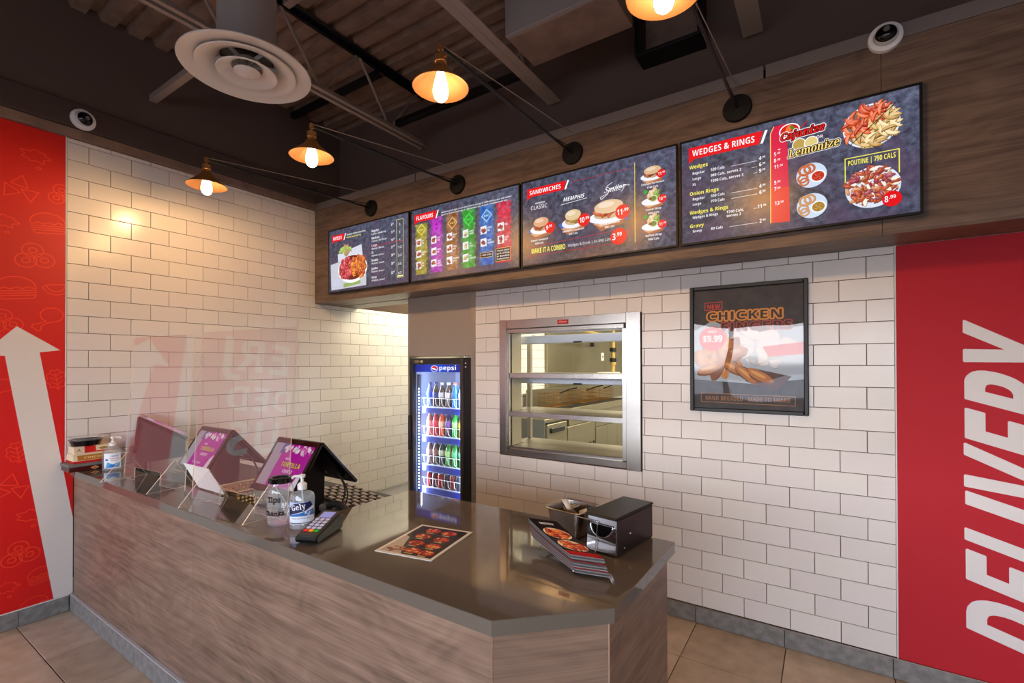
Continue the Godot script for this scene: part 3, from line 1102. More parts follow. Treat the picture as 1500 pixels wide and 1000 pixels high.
func wedge(cv: Canvas, x: float, y: float, s: float, c: Color, t: float) -> void:
	var p := PackedVector2Array()
	for i in 11:
		var a := PI * i / 10.0
		p.append(Vector2(x, y) + Vector2(-cos(a) * s, sin(a) * s * 0.62 - s * 0.2).rotated(t))
	for i in 9:
		var a := PI * (9 - i) / 10.0
		p.append(Vector2(x, y) + Vector2(-cos(a) * s * 0.94, sin(a) * s * 0.16 - s * 0.2).rotated(t))
	cv.fill([p], c)


func price_dot(cv: Canvas, x: float, y: float, r: float, big: String, small: String) -> void:
	cv.oval(x, y, r, r, Color(0.86, 0.03, 0.07))
	var t := letters(cv, big, Vector2(x - r * 0.78, y + r * 0.38), r * 0.8, WHITE, {"wide": 0.72})
	letters(cv, small, Vector2(x - r * 0.78 + t, y - r * 0.02), r * 0.46, WHITE, {"wide": 0.85})


func sandwich(cv: Canvas, x: float, y: float, s: float, bun: Color, fill: Color, long: float, wrap := false) -> void:
	var blue := Color(0.25, 0.38, 0.72)
	cv.poly([Vector2(x - s * 1.25, y + s * 0.35), Vector2(x + s * 0.2, y + s * 0.1), Vector2(x + s * 1.35, y + s * 0.3), Vector2(x + s * 1.2, y + s * 0.75), Vector2(x - s * 0.9, y + s * 0.8)], blue)
	cv.poly([Vector2(x - s * 1.0, y + s * 0.7), Vector2(x - s * 0.5, y + s * 1.25), Vector2(x + s * 1.0, y + s * 0.95), Vector2(x + s * 0.9, y + s * 0.6)], Color(0.62, 0.38, 0.25))
	cv.poly([Vector2(x - s * 1.0, y + s * 0.7), Vector2(x - s * 0.5, y + s * 1.0), Vector2(x + s * 1.0, y + s * 0.72), Vector2(x + s * 0.9, y + s * 0.5)], Color(0.82, 0.62, 0.48))
	cv.oval(x, y + s * 0.38, s * 1.1 * long, s * 0.42, Color(0.9, 0.91, 0.95))
	if wrap:
		heap(cv, x, y - s * 0.25, s * 0.45, s * 0.5, [bun, Color(0.86, 0.84, 0.66), Color(0.5, 0.62, 0.25)], 12, s * 0.25, int(x))
		cv.oval(x, y + s * 0.12, s * 0.42, s * 0.36, Color(0.8, 0.8, 0.62))
		cv.oval(x, y + s * 0.12, s * 0.3, s * 0.25, Color(0.4, 0.5, 0.22))
		cv.oval(x - s * 0.3, y + s * 0.1, s * 0.14, s * 0.14, Color(0.5, 0.25, 0.18))
		return
	cv.oval(x, y + s * 0.2, s * 0.8 * long, s * 0.34, bun.darkened(0.1))
	heap(cv, x, y + s * 0.04, s * 0.72 * long, s * 0.16, [fill, fill.darkened(0.25), fill.lightened(0.15)], 16, s * 0.15, int(x) + 7)
	cv.oval(x, y - s * 0.24, s * 0.78 * long, s * 0.42, bun)
	cv.oval(x - s * 0.15, y - s * 0.38, s * 0.45 * long, s * 0.18, bun.lightened(0.35))


func screen_wedges() -> Canvas:
	var cv := slate(1024, 576, 41, [[0.4, 0.68, 0.2, 0.3, 0.75]])
	var X := func(q: float) -> float: return q * 1024.0
	var Y := func(q: float) -> float: return q * 576.0
	cv.poly([Vector2(X.call(0.445), Y.call(0.05)), Vector2(X.call(0.50), Y.call(0.05)), Vector2(X.call(0.512), Y.call(0.93)), Vector2(X.call(0.43), Y.call(0.92)), Vector2(X.call(0.43), Y.call(0.11))], Color(0.83, 0.1, 0.27))
	cv.poly([Vector2(X.call(0.43), Y.call(0.6)), Vector2(X.call(0.51), Y.call(0.62)), Vector2(X.call(0.512), Y.call(0.93)), Vector2(X.call(0.43), Y.call(0.92))], Color(0.85, 0.22, 0.2))
	cv.line([Vector2(X.call(0.445), Y.call(0.05)), Vector2(X.call(0.43), Y.call(0.11)), Vector2(X.call(0.429), Y.call(0.92))], 4.0, Color(0.97, 0.8, 0.4))
	banner(cv, "WEDGES & RINGS", 0.037, 0.398, 0.062, 0.178, 0.215)
	var price := func(x: float, y: float, a: String, b: String) -> void:
		var t := letters(cv, a, Vector2(X.call(x), Y.call(y)), 20, WHITE, {"wide": 0.75})
		letters(cv, b, Vector2(X.call(x) + t, Y.call(y) - 8), 11, WHITE, {"wide": 0.85})
	for q in [["Wedges", 0.272], ["Onion Rings", 0.535], ["Wedges & Rings", 0.722], ["Gravy", 0.855]]:
		letters(cv, q[0], Vector2(X.call(0.04), Y.call(q[1])), 20, YEL, {"wide": 0.95})
	for q in [["Regular", "520 Cals", 0.331, 0.055, 0.148, 0.248], ["Large", "980 Cals, serves 2", 0.386, 0.055, 0.148, 0.345], ["XL", "1590 Cals, serves 3", 0.44, 0.055, 0.148, 0.352], ["Regular", "550 Cals", 0.585, 0.055, 0.148, 0.248], ["Large", "770 Cals", 0.637, 0.055, 0.148, 0.248], ["Wedges & Rings", "1740 Cals,", 0.767, 0.055, 0.225, 0.352], ["", "serves 3", 0.803, 0.055, 0.225, 2.0], ["Gravy", "80 Cals", 0.902, 0.055, 0.148, 0.238]]:
		letters(cv, q[0], Vector2(X.call(q[3]), Y.call(q[2])), 14, WHITE, {"wide": 0.9})
		letters(cv, q[1], Vector2(X.call(q[4]), Y.call(q[2])), 14.5, WHITE, {"wide": 0.9})
		if q[5] < 1.0:
			cv.line([Vector2(X.call(q[5]), Y.call(q[2]) - 3), Vector2(X.call(0.37), Y.call(q[2]) - 3)], 2.0, WHITE)
	for q in [[0.378, 0.325, "4", ".99"], [0.378, 0.383, "6", ".99"], [0.378, 0.44, "9", ".99"], [0.378, 0.582, "4", ".99"], [0.378, 0.638, "6", ".99"], [0.37, 0.768, "11", ".99"], [0.378, 0.902, "2", ".99"], [0.444, 0.32, "5", ".49"], [0.444, 0.378, "8", ".49"], [0.444, 0.435, "11", ".99"], [0.444, 0.578, "5", ".99"], [0.444, 0.635, "7", ".99"], [0.446, 0.765, "13", ".99"]]:
		price.call(q[0], q[1], q[2], q[3])
	cv.poly([Vector2(X.call(0.46), Y.call(0.262)), Vector2(X.call(0.475), Y.call(0.262)), Vector2(X.call(0.4675), Y.call(0.275))], WHITE)
	cv.oval(X.call(0.512), Y.call(0.12), 46, 38, WHITE)
	cv.oval(X.call(0.512), Y.call(0.12), 40, 32, Color(0.8, 0.1, 0.08))
	cv.oval(X.call(0.508), Y.call(0.105), 12, 22, Color(0.92, 0.45, 0.2), 0.3)
	cv.oval(X.call(0.525), Y.call(0.1), 7, 16, Color(0.3, 0.5, 0.15), -0.5)
	cv.line([Vector2(X.call(0.555), Y.call(0.12)), Vector2(X.call(0.585), Y.call(0.075))], 4, RED)
	letters(cv, "Cajunize", Vector2(X.call(0.47), Y.call(0.2)), 38, Color(0.93, 0.06, 0.08), {"font": "serifbold", "fit": 190.0, "shear": 0.25, "turn": -0.06, "stroke": 7.0, "ink": WHITE})
	letters(cv, "Cajunize", Vector2(X.call(0.47), Y.call(0.2)), 38, Color(0.93, 0.06, 0.08), {"font": "serifbold", "fit": 190.0, "shear": 0.25, "turn": -0.06, "stroke": 3.5, "ink": Color(0.25, 0.0, 0.02)})
	letters(cv, "OR", Vector2(X.call(0.622), Y.call(0.245)), 15, WHITE)
	for q in [[0.552, 0.262, 0.72, 0.6, 0.3], [0.602, 0.267, 0.85, 0.77, 0.5]]:
		cv.oval(X.call(q[0]), Y.call(q[1]), 30, 32, WHITE)
		cv.oval(X.call(q[0]), Y.call(q[1]), 26, 28, Color(q[2], q[3], q[4]))
	letters(cv, "Lemonize", Vector2(X.call(0.505), Y.call(0.362)), 40, Color(0.93, 0.78, 0.42), {"font": "serifbold", "fit": 214.0, "shear": 0.2, "turn": -0.06, "stroke": 7.0, "ink": WHITE})
	letters(cv, "Lemonize", Vector2(X.call(0.505), Y.call(0.362)), 40, Color(0.98, 0.85, 0.48), {"font": "serifbold", "fit": 214.0, "shear": 0.2, "turn": -0.06, "stroke": 4.0, "ink": Color(0.08, 0.06, 0.03)})
	# bowl of wedges, half red, half plain
	var bx: float = X.call(0.832)
	var by: float = Y.call(0.235)
	cv.oval(bx, by, 108, 104, Color(0.86, 0.88, 0.93))
	cv.oval(bx, by, 98, 95, Color(0.5, 0.42, 0.36))
	var g := RandomNumberGenerator.new()
	g.seed = 4
	for i in 120:
		var a := g.randf() * TAU
		var r := sqrt(g.randf()) * 94.0
		var p := Vector2(cos(a), sin(a)) * r
		var red := p.x * 0.62 + p.y * 0.78 < 0
		var c: Color = [Color(0.86, 0.3, 0.14), Color(0.92, 0.42, 0.24), Color(0.74, 0.2, 0.1)][i % 3] if red else [Color(0.86, 0.7, 0.42), Color(0.95, 0.85, 0.62), Color(0.74, 0.55, 0.28)][i % 3]
		var t := g.randf() * PI
		wedge(cv, bx + p.x + 2, by + p.y + 3, 30, c.darkened(0.5), t)
		wedge(cv, bx + p.x, by + p.y, 30, c, t)
		wedge(cv, bx + p.x - 1, by + p.y - 2, 22, c.lightened(0.28), t)
	cv.line([Vector2(bx - 80, by + 76), Vector2(bx + 90, by - 82)], 3, Color(0.08, 0.04, 0.03))
	# rings with dip, twice
	for q in [[0.602, 0.553, Color(0.75, 0.16, 0.08), Color(0.72, 0.3, 0.12)], [0.603, 0.82, Color(0.66, 0.5, 0.18), Color(0.74, 0.5, 0.3)]]:
		var x: float = X.call(q[0])
		var y: float = Y.call(q[1])
		cv.oval(x, y, 64, 62, Color(0.78, 0.84, 0.92))
		for d in [[-28, -28, 28], [-8, -34, 26], [-30, 28, 22], [-36, 10, 24]]:
			cv.fill([Canvas.ring(x + d[0], y + d[1], d[2], d[2]), Canvas.ring(x + d[0], y + d[1], d[2] * 0.62, d[2] * 0.62)], q[3])
			cv.fill([Canvas.ring(x + d[0] - 1, y + d[1] - 1, d[2] * 0.92, d[2] * 0.92), Canvas.ring(x + d[0] - 1, y + d[1] - 1, d[2] * 0.74, d[2] * 0.74)], (q[3] as Color).lightened(0.2))
		cv.oval(x + 27, y + 10, 32, 30, Color(0.92, 0.94, 0.97))
		cv.oval(x + 27, y + 10, 26, 24, q[2])
		for k in 26:
			var a := k * 2.4
			cv.oval(x + 27 + cos(a) * k * 0.75, y + 10 + sin(a) * k * 0.7, 3, 2, (q[2] as Color).lightened(0.3) if k % 2 == 0 else (q[2] as Color).darkened(0.2))
	# poutine
	cv.line([Vector2(X.call(0.735), Y.call(0.7)), Vector2(X.call(0.735), Y.call(0.472)), Vector2(X.call(0.931), Y.call(0.472)), Vector2(X.call(0.931), Y.call(0.66))], 4, YEL)
	letters(cv, "POUTINE | 790 CALS", Vector2(X.call(0.744), Y.call(0.535)), 24, YEL, {"fit": 180.0})
	cv.oval(X.call(0.836), Y.call(0.745), 104, 98, Color(0.84, 0.87, 0.93))
	heap(cv, X.call(0.832), Y.call(0.725), 95, 84, [Color(0.66, 0.27, 0.16), Color(0.82, 0.55, 0.36), Color(0.58, 0.2, 0.28), Color(0.95, 0.9, 0.84), Color(0.74, 0.32, 0.18), Color(0.62, 0.28, 0.34)], 190, 7, 12, 2.5)
	price_dot(cv, X.call(0.905), Y.call(0.865), 36, "8", ".99")
	return cv


func screen_sandwiches() -> Canvas:
	var cv := slate(1024, 576, 17, [[0.0, 0.75, 0.25, 0.35, 0.75], [0.78, 0.68, 0.14, 0.35, 0.8], [0.5, 1.0, 0.4, 0.22, 0.45]])
	var W := 1024.0
	var H := 576.0
	banner(cv, "SANDWICHES", 0.035, 0.325, 0.085, 0.185, 0.225)
	for i in 74:
		cv.oval(0.366 * W + i * 5.2, 0.117 * H, 1.6, 2.2, Color(0.8, 0.12, 0.22))
	cv.line([Vector2(0.767 * W, 0.07 * H), Vector2(0.768 * W, 0.91 * H)], 3.5, Color(0.95, 0.85, 0.35))
	letters(cv, "wooster", Vector2(0.135 * W, 0.285 * H), 14, WHITE, {"mid": true})
	letters(cv, "CLASSIC", Vector2(0.125 * W, 0.345 * H), 27, WHITE, {"font": "sans", "mid": true, "wide": 0.95})
	letters(cv, "MEMPHIS", Vector2(0.374 * W, 0.322 * H), 25, WHITE, {"mid": true, "shear": 0.25, "wide": 0.95})
	cv.line([Vector2(0.285 * W, 0.355 * H), Vector2(0.465 * W, 0.335 * H)], 3, WHITE)
	# a script word as one stroke
	var sm := []
	for i in 60:
		var t := i / 59.0
		sm.append(Vector2(0.605 + 0.12 * t + 0.012 * sin(t * 34.0), 0.315 - 0.02 * t - 0.03 * absf(sin(t * 13.0)) * (1.0 - t * 0.3)) * Vector2(W, H))
	cv.line(sm, 3, WHITE)
	cv.line([Vector2(0.632, 0.225) * Vector2(W, H), Vector2(0.6, 0.25) * Vector2(W, H), Vector2(0.588, 0.285) * Vector2(W, H), Vector2(0.612, 0.31) * Vector2(W, H), Vector2(0.6, 0.345) * Vector2(W, H), Vector2(0.558, 0.39) * Vector2(W, H), Vector2(0.553, 0.365) * Vector2(W, H), Vector2(0.6, 0.335) * Vector2(W, H)], 3, WHITE)
	letters(cv, "Smiley", Vector2(0.575 * W, 0.325 * H), 33, WHITE, {"font": "serif", "shear": 0.45, "fit": 135.0})
	sandwich(cv, 0.14 * W, 0.54 * H, 78, Color(0.83, 0.62, 0.48), Color(0.62, 0.22, 0.12), 0.95)
	sandwich(cv, 0.37 * W, 0.53 * H, 84, Color(0.85, 0.75, 0.58), Color(0.6, 0.45, 0.15), 0.85)
	sandwich(cv, 0.605 * W, 0.52 * H, 100, Color(0.86, 0.74, 0.6), Color(0.72, 0.24, 0.08), 1.2)
	price_dot(cv, 0.207 * W, 0.59 * H, 38, "9", ".99")
	price_dot(cv, 0.446 * W, 0.575 * H, 42, "10", ".99")
	price_dot(cv, 0.692 * W, 0.565 * H, 45, "11", ".99")
	for q in [["Classic Sandwich", "630 Cals", 0.128, 0.725], ["Memphis Sandwich", "670 Cals", 0.372, 0.68], ["Smiley Sandwich", "900 Cals", 0.612, 0.672]]:
		letters(cv, q[0], Vector2(q[2] * W, q[3] * H), 13, WHITE, {"mid": true, "wide": 0.9})
		letters(cv, q[1], Vector2(q[2] * W, (q[3] + 0.04) * H), 13, WHITE, {"mid": true, "wide": 0.9})
	cv.line([Vector2(0.05 * W, 0.79 * H), Vector2(0.62 * W, 0.755 * H)], 2, RED)
	cv.line([Vector2(0.04 * W, 0.895 * H), Vector2(0.7 * W, 0.895 * H), Vector2(0.745 * W, 0.775 * H), Vector2(0.7 * W, 0.772 * H)], 2, RED)
	letters(cv, "MAKE IT A COMBO", Vector2(0.066 * W, 0.87 * H), 34, YEL, {"fit": 258.0})
	letters(cv, "Wedges & Drink | 45-690 Cals", Vector2(0.335 * W, 0.852 * H), 17, WHITE, {"fit": 292.0, "font": "sans"})
	price_dot(cv, 0.668 * W, 0.822 * H, 52, "3", ".99")
	for q in [[0.87, 0.215, "Chicken Parmesan", "1140 Cals", 0.335, false, "11"], [0.875, 0.475, "Caesar Wrap", "1060 Cals", 0.605, true, "10"], [0.875, 0.735, "Buffalo Wrap", "1060 Cals", 0.875, true, "11"]]:
		sandwich(cv, q[0] * W, q[1] * H, 58, Color(0.82, 0.68, 0.52), Color(0.6, 0.25, 0.15), 1.1, q[5])
		price_dot(cv, (q[0] + 0.05) * W, (q[1] + 0.03) * H, 25, q[6], ".99")
		letters(cv, q[2], Vector2(q[0] * W, q[4] * H), 12, WHITE, {"mid": true, "wide": 0.9})
		letters(cv, q[3], Vector2(q[0] * W, (q[4] + 0.04) * H), 12, WHITE, {"mid": true, "wide": 0.9})
		if q[5]:
			cv.oval((q[0] - 0.045) * W, (q[1] - 0.07) * H, 12, 12, Color(0.1, 0.62, 0.2))
	return cv


func screen_flavours() -> Canvas:
	var cv := slate(1024, 576, 23, [[1.0, 0.72, 0.16, 0.4, 0.7], [0.4, 1.0, 0.35, 0.18, 0.4]])
	var W := 1024.0
	var H := 576.0
	for q in [[0.03, 0.955, 0.118], [0.03, 0.9, 0.15]]:
		pass
	var cols := [[0.105, 0.27, Color(0.58, 0.52, 0.1)], [0.262, 0.22, Color(0.6, 0.05, 0.62)], [0.418, 0.215, Color(0.5, 0.27, 0.12)], [0.571, 0.21, Color(0.1, 0.55, 0.12)], [0.733, 0.22, Color(0.05, 0.32, 0.68)], [0.881, 0.22, Color(0.72, 0.06, 0.2)]]
	var soft := FastNoiseLite.new()
	soft.seed = 8; soft.frequency = 0.03; soft.fractal_octaves = 3
	for q in cols:                                            # painted colour bands with ragged edges
		var cx := int(q[0] * W)
		for y in range(int(q[1] * H) - 44, int(0.93 * H)):
			for x in range(maxi(cx - 76, 0), mini(cx + 76, 1023)):
				var e := absf(x - cx) / 66.0 + 0.35 * soft.get_noise_2d(x, y)
				var top: float = (q[1] * H - y) / 40.0
				var low: float = (y - 0.88 * H) / 26.0
				var a := clampf((1.0 - maxf(e, maxf(top, low))) * 5.0, 0.0, 1.0) * 0.92
				if a > 0.01:
					var c: Color = q[2]
					c = c.lightened(clampf(0.12 + 0.3 * soft.get_noise_2d(x * 0.6, y * 0.6), 0.0, 0.4))
					cv.px(x, y, c, a)
	banner(cv, "FLAVOURS", 0.031, 0.265, 0.065, 0.175, 0.21)
	letters(cv, "Adults and youth (ages 13 and older) need an average of 2,000 calories a day, and children", Vector2(0.308 * W, 0.124 * H), 11, WHITE, {"fit": 650.0})
	letters(cv, "(ages 4 to 12) need an average of 1,500 calories a day. However, individual needs vary.", Vector2(0.308 * W, 0.158 * H), 11, WHITE, {"fit": 620.0})
	var marks := [["CLASSIC", Color(0.95, 0.92, 0.4)], ["MILD", Color(0.9, 0.2, 0.95)], ["HOT", Color(0.98, 0.8, 0.45)], ["DRY", Color(0.2, 0.95, 0.3)], ["BBQ", Color(0.7, 0.9, 1.0)], ["HEAT", Color(0.98, 0.15, 0.35)]]
	for i in 6:
		var x: float = cols[i][0] * W
		var y := 0.29 * H
		for r in [48.0, 40.0]:
			cv.line([Vector2(x, y - r), Vector2(x + r, y), Vector2(x, y + r), Vector2(x - r, y)], 3.0, marks[i][1], true)
		letters(cv, marks[i][0], Vector2(x, y + 8), 15, marks[i][1], {"mid": true, "fit": 52.0})
	var words := [["HOT", "BBQ"], ["SMOKED", "BBQ"], ["DRY", "RUB"], ["SWEET", "CHILI"], ["MAPLE", "BBQ"], ["HONEY", "GARLIC", "TERIYAKI"], ["GARLIC", "HOT"], ["CAJUN", "SPICE"], ["PARMESAN", "GARLIC"], ["LEMON", "PEPPER"], ["DILL", "PICKLE"], ["SALT", "& VINEGAR"], ["KICKIN", "BBQ"], ["TEXAS", "TENNESSEE"], ["FIRE"], ["GHOST", "FIRE"]]
	var k := 0
	for i in 6:
		for j in (3 if i < 4 else 2):
			var x: float = cols[i][0] * W - 28
			var y := (0.47 + 0.16 * j) * H
			cv.poly([Vector2(x - 28, y - 28), Vector2(x + 26, y - 32), Vector2(x + 28, y + 28), Vector2(x - 27, y + 30)], Color(0.87, 0.87, 0.9))
			heap(cv, x, y, 15, 14, [Color(0.6, 0.12, 0.1), Color(0.7, 0.3, 0.16), Color(0.5, 0.1, 0.12)] if i != 3 else [Color(0.8, 0.78, 0.5), Color(0.65, 0.6, 0.4)], 7, 8, i * 7 + j, 1.2)
			for l in words[k].size():
				letters(cv, words[k][l], Vector2(x + 34, y - 6 + l * 19), 13, WHITE, {"wide": 0.62})
			k += 1
	for q in [[0.674, 0.76, 0.11, 0.065, ["= NEW LEVEL"]], [0.81, 0.735, 0.125, 0.165, ["1 Sauce Choice", "per lb. of Wings", "or Boneless", "Sandwich Pack"]]]:
		cv.rect(q[0] * W, q[1] * H, q[2] * W, q[3] * H, Color(0.98, 0.75, 0.4))
		cv.rect(q[0] * W + 3, q[1] * H + 3, q[2] * W - 6, q[3] * H - 6, Color(0.1, 0.06, 0.06))
		var rows: Array = q[4]
		for l in rows.size():
			letters(cv, rows[l], Vector2((q[0] + q[2] * 0.5) * W, q[1] * H + 24 + l * 20), 12, WHITE, {"mid": true, "fit": q[2] * W - 18})
	return cv


func screen_bites() -> Canvas:
	var cv := slate(1024, 576, 31, [])
	var W := 1024.0
	var H := 576.0
	var paper := Color(0.82, 0.83, 0.88)
	cv.poly([Vector2(0.12 * W, 0.4 * H), Vector2(0.44 * W, 0.31 * H), Vector2(0.47 * W, 0.62 * H), Vector2(0.13 * W, 0.62 * H)], paper)
	cv.poly([Vector2(0.02 * W, 0.55 * H), Vector2(0.25 * W, 0.5 * H), Vector2(0.5 * W, 0.78 * H), Vector2(0.5 * W, 0.96 * H), Vector2(0.03 * W, 0.97 * H)], paper.darkened(0.08))
	cv.poly([Vector2(0.2 * W, 0.89 * H), Vector2(0.42 * W, 0.85 * H), Vector2(0.43 * W, 0.92 * H), Vector2(0.2 * W, 0.95 * H)], Color(0.55, 0.66, 0.35))
	banner(cv, "BITES!!", 0.036, 0.215, 0.08, 0.185, 0.205)
	letters(cv, "Boneless chicken breast bites,", Vector2(0.245 * W, 0.125 * H), 15, WHITE, {"fit": 260.0})
	letters(cv, "tossed or sauced your way", Vector2(0.24 * W, 0.168 * H), 15, YEL, {"fit": 200.0})
	heap(cv, 0.225 * W, 0.36 * H, 75, 34, [Color(0.62, 0.7, 0.3), Color(0.85, 0.75, 0.5), Color(0.72, 0.5, 0.38), Color(0.6, 0.78, 0.35)], 40, 13, 5)
	cv.oval(0.32 * W, 0.67 * H, 200, 128, Color(0.93, 0.93, 0.96))
	cv.oval(0.32 * W, 0.65 * H, 182, 112, Color(0.4, 0.1, 0.08))
	heap(cv, 0.24 * W, 0.645 * H, 95, 92, [Color(0.74, 0.2, 0.26), Color(0.86, 0.34, 0.36), Color(0.6, 0.1, 0.14)], 80, 19, 6, 1.2)
	heap(cv, 0.40 * W, 0.645 * H, 92, 92, [Color(0.8, 0.4, 0.12), Color(0.9, 0.55, 0.2), Color(0.72, 0.28, 0.1)], 80, 19, 7, 1.2)
	cv.oval(0.1 * W, 0.86 * H, 60, 34, Color(0.76, 0.78, 0.85))
	var rows := [["Regular", "8 pieces | 340-480 Cals", "8", 0.12, "1"], ["Medium", "12 pieces | 520-720 Cals", "11", 0.23, "1"], ["Large", "20 pieces | 860 Cals", "15", 0.345, "1"], ["XL", "30 pieces | serves 2", "21", 0.45, "1-2"], ["Double", "40 pieces | 2 sauces", "28", 0.57, "2-3"], ["Jumbo", "60 pieces | serves 4", "38", 0.695, "3-5"], ["Party", "100 pieces | serves 7", "55", 0.83, "5-7"]]
	for r in rows:
		letters(cv, r[0], Vector2(0.568 * W, (r[3] + 0.045) * H), 20, WHITE, {"wide": 0.9})
		letters(cv, r[1], Vector2(0.568 * W, (r[3] + 0.088) * H), 14, WHITE, {"wide": 0.85})
		var t := letters(cv, r[2], Vector2(0.805 * W, (r[3] + 0.02) * H), 21, WHITE, {"wide": 0.75})
		letters(cv, ".99", Vector2(0.805 * W + t, (r[3] + 0.0) * H), 12, WHITE, {"wide": 0.75})
		letters(cv, r[4], Vector2(0.905 * W, (r[3] + 0.04) * H), 20, WHITE, {"mid": true})
	cv.line([Vector2(0.56 * W, 0.385 * H), Vector2(0.935 * W, 0.382 * H)], 3, RED)
	cv.line([Vector2(0.866 * W, 0.068 * H), Vector2(0.945 * W, 0.068 * H), Vector2(0.945 * W, 0.915 * H), Vector2(0.875 * W, 0.915 * H)], 4, Color(0.86, 0.88, 0.5), true)
	cv.rect(0.88 * W, 0.885 * H, 0.06 * W, 0.02 * H, Color(0.9, 0.92, 0.6))
	return cv


func poster_print() -> Canvas:
	var cv := Canvas.new(768, 960, Color(0.16, 0.15, 0.16))
	var n := FastNoiseLite.new()
	n.seed = 6; n.frequency = 0.01; n.fractal_octaves = 4
	for y in 960:
		for x in 768:
			var v := 0.5 + 0.5 * n.get_noise_2d(x, y)
			cv.im.set_pixel(x, y, Color(0.10, 0.09, 0.10).lerp(Color(0.25, 0.23, 0.24), v))
	cv.poly([Vector2(0, 330), Vector2(140, 250), Vector2(240, 300), Vector2(420, 360), Vector2(768, 320), Vector2(768, 720), Vector2(420, 760), Vector2(0, 730)], Color(0.66, 0.72, 0.78))
	heap(cv, 470, 480, 230, 120, [Color(0.8, 0.8, 0.82), Color(0.66, 0.7, 0.74), Color(0.86, 0.84, 0.82)], 46, 34, 15, 1.8)
	cv.poly([Vector2(500, 470), Vector2(768, 440), Vector2(768, 530), Vector2(540, 550)], Color(0.78, 0.12, 0.14))
	cv.line([Vector2(84, 104), Vector2(212, 100), Vector2(212, 160), Vector2(84, 164)], 5, Color(0.85, 0.22, 0.18), true)
	letters(cv, "NEW", Vector2(98, 152), 34, Color(0.85, 0.22, 0.18), {"fit": 100.0})
	letters(cv, "CHICKEN", Vector2(96, 250), 66, Color(0.14, 0.12, 0.13), {"fit": 560.0, "gap": 6.0, "stroke": 12.0, "ink": Color(0.85, 0.56, 0.22)})
	letters(cv, "FINGERS", Vector2(200, 336), 62, Color(0.2, 0.12, 0.12), {"fit": 520.0, "gap": 6.0, "stroke": 9.0, "ink": Color(0.66, 0.25, 0.17)})
	heap(cv, 200, 560, 150, 120, [Color(0.64, 0.38, 0.16), Color(0.78, 0.52, 0.24), Color(0.52, 0.28, 0.12)], 30, 42, 9, 1.8)
	cv.poly([Vector2(440, 640), Vector2(690, 700), Vector2(590, 810), Vector2(380, 740)], Color(0.3, 0.16, 0.13))
	for q in [[300, 640, 0.5], [390, 690, 0.7], [480, 700, 0.5], [120, 650, -0.3]]:
		cv.oval(q[0], q[1], 105, 42, Color(0.45, 0.24, 0.1), q[2], 0.05, q[0])
		cv.oval(q[0] - 4, q[1] - 6, 98, 34, Color(0.72, 0.45, 0.18), q[2], 0.06, q[1])
		cv.oval(q[0] - 12, q[1] - 14, 60, 12, Color(0.86, 0.62, 0.32), q[2])
	cv.oval(140, 398, 102, 98, Color(0.82, 0.1, 0.12))
	letters(cv, "ONLY", Vector2(140, 350), 20, WHITE, {"mid": true})
	letters(cv, "$9.99", Vector2(140, 425), 54, WHITE, {"mid": true, "fit": 150.0})
	cv.line([Vector2(52, 842), Vector2(712, 852), Vector2(712, 922), Vector2(52, 912)], 6, Color(0.62, 0.42, 0.26), true)
	letters(cv, "HAND BREADED - MADE TO SHARE", Vector2(382, 898), 34, Color(0.6, 0.4, 0.24), {"mid": true, "fit": 600.0})
	return cv


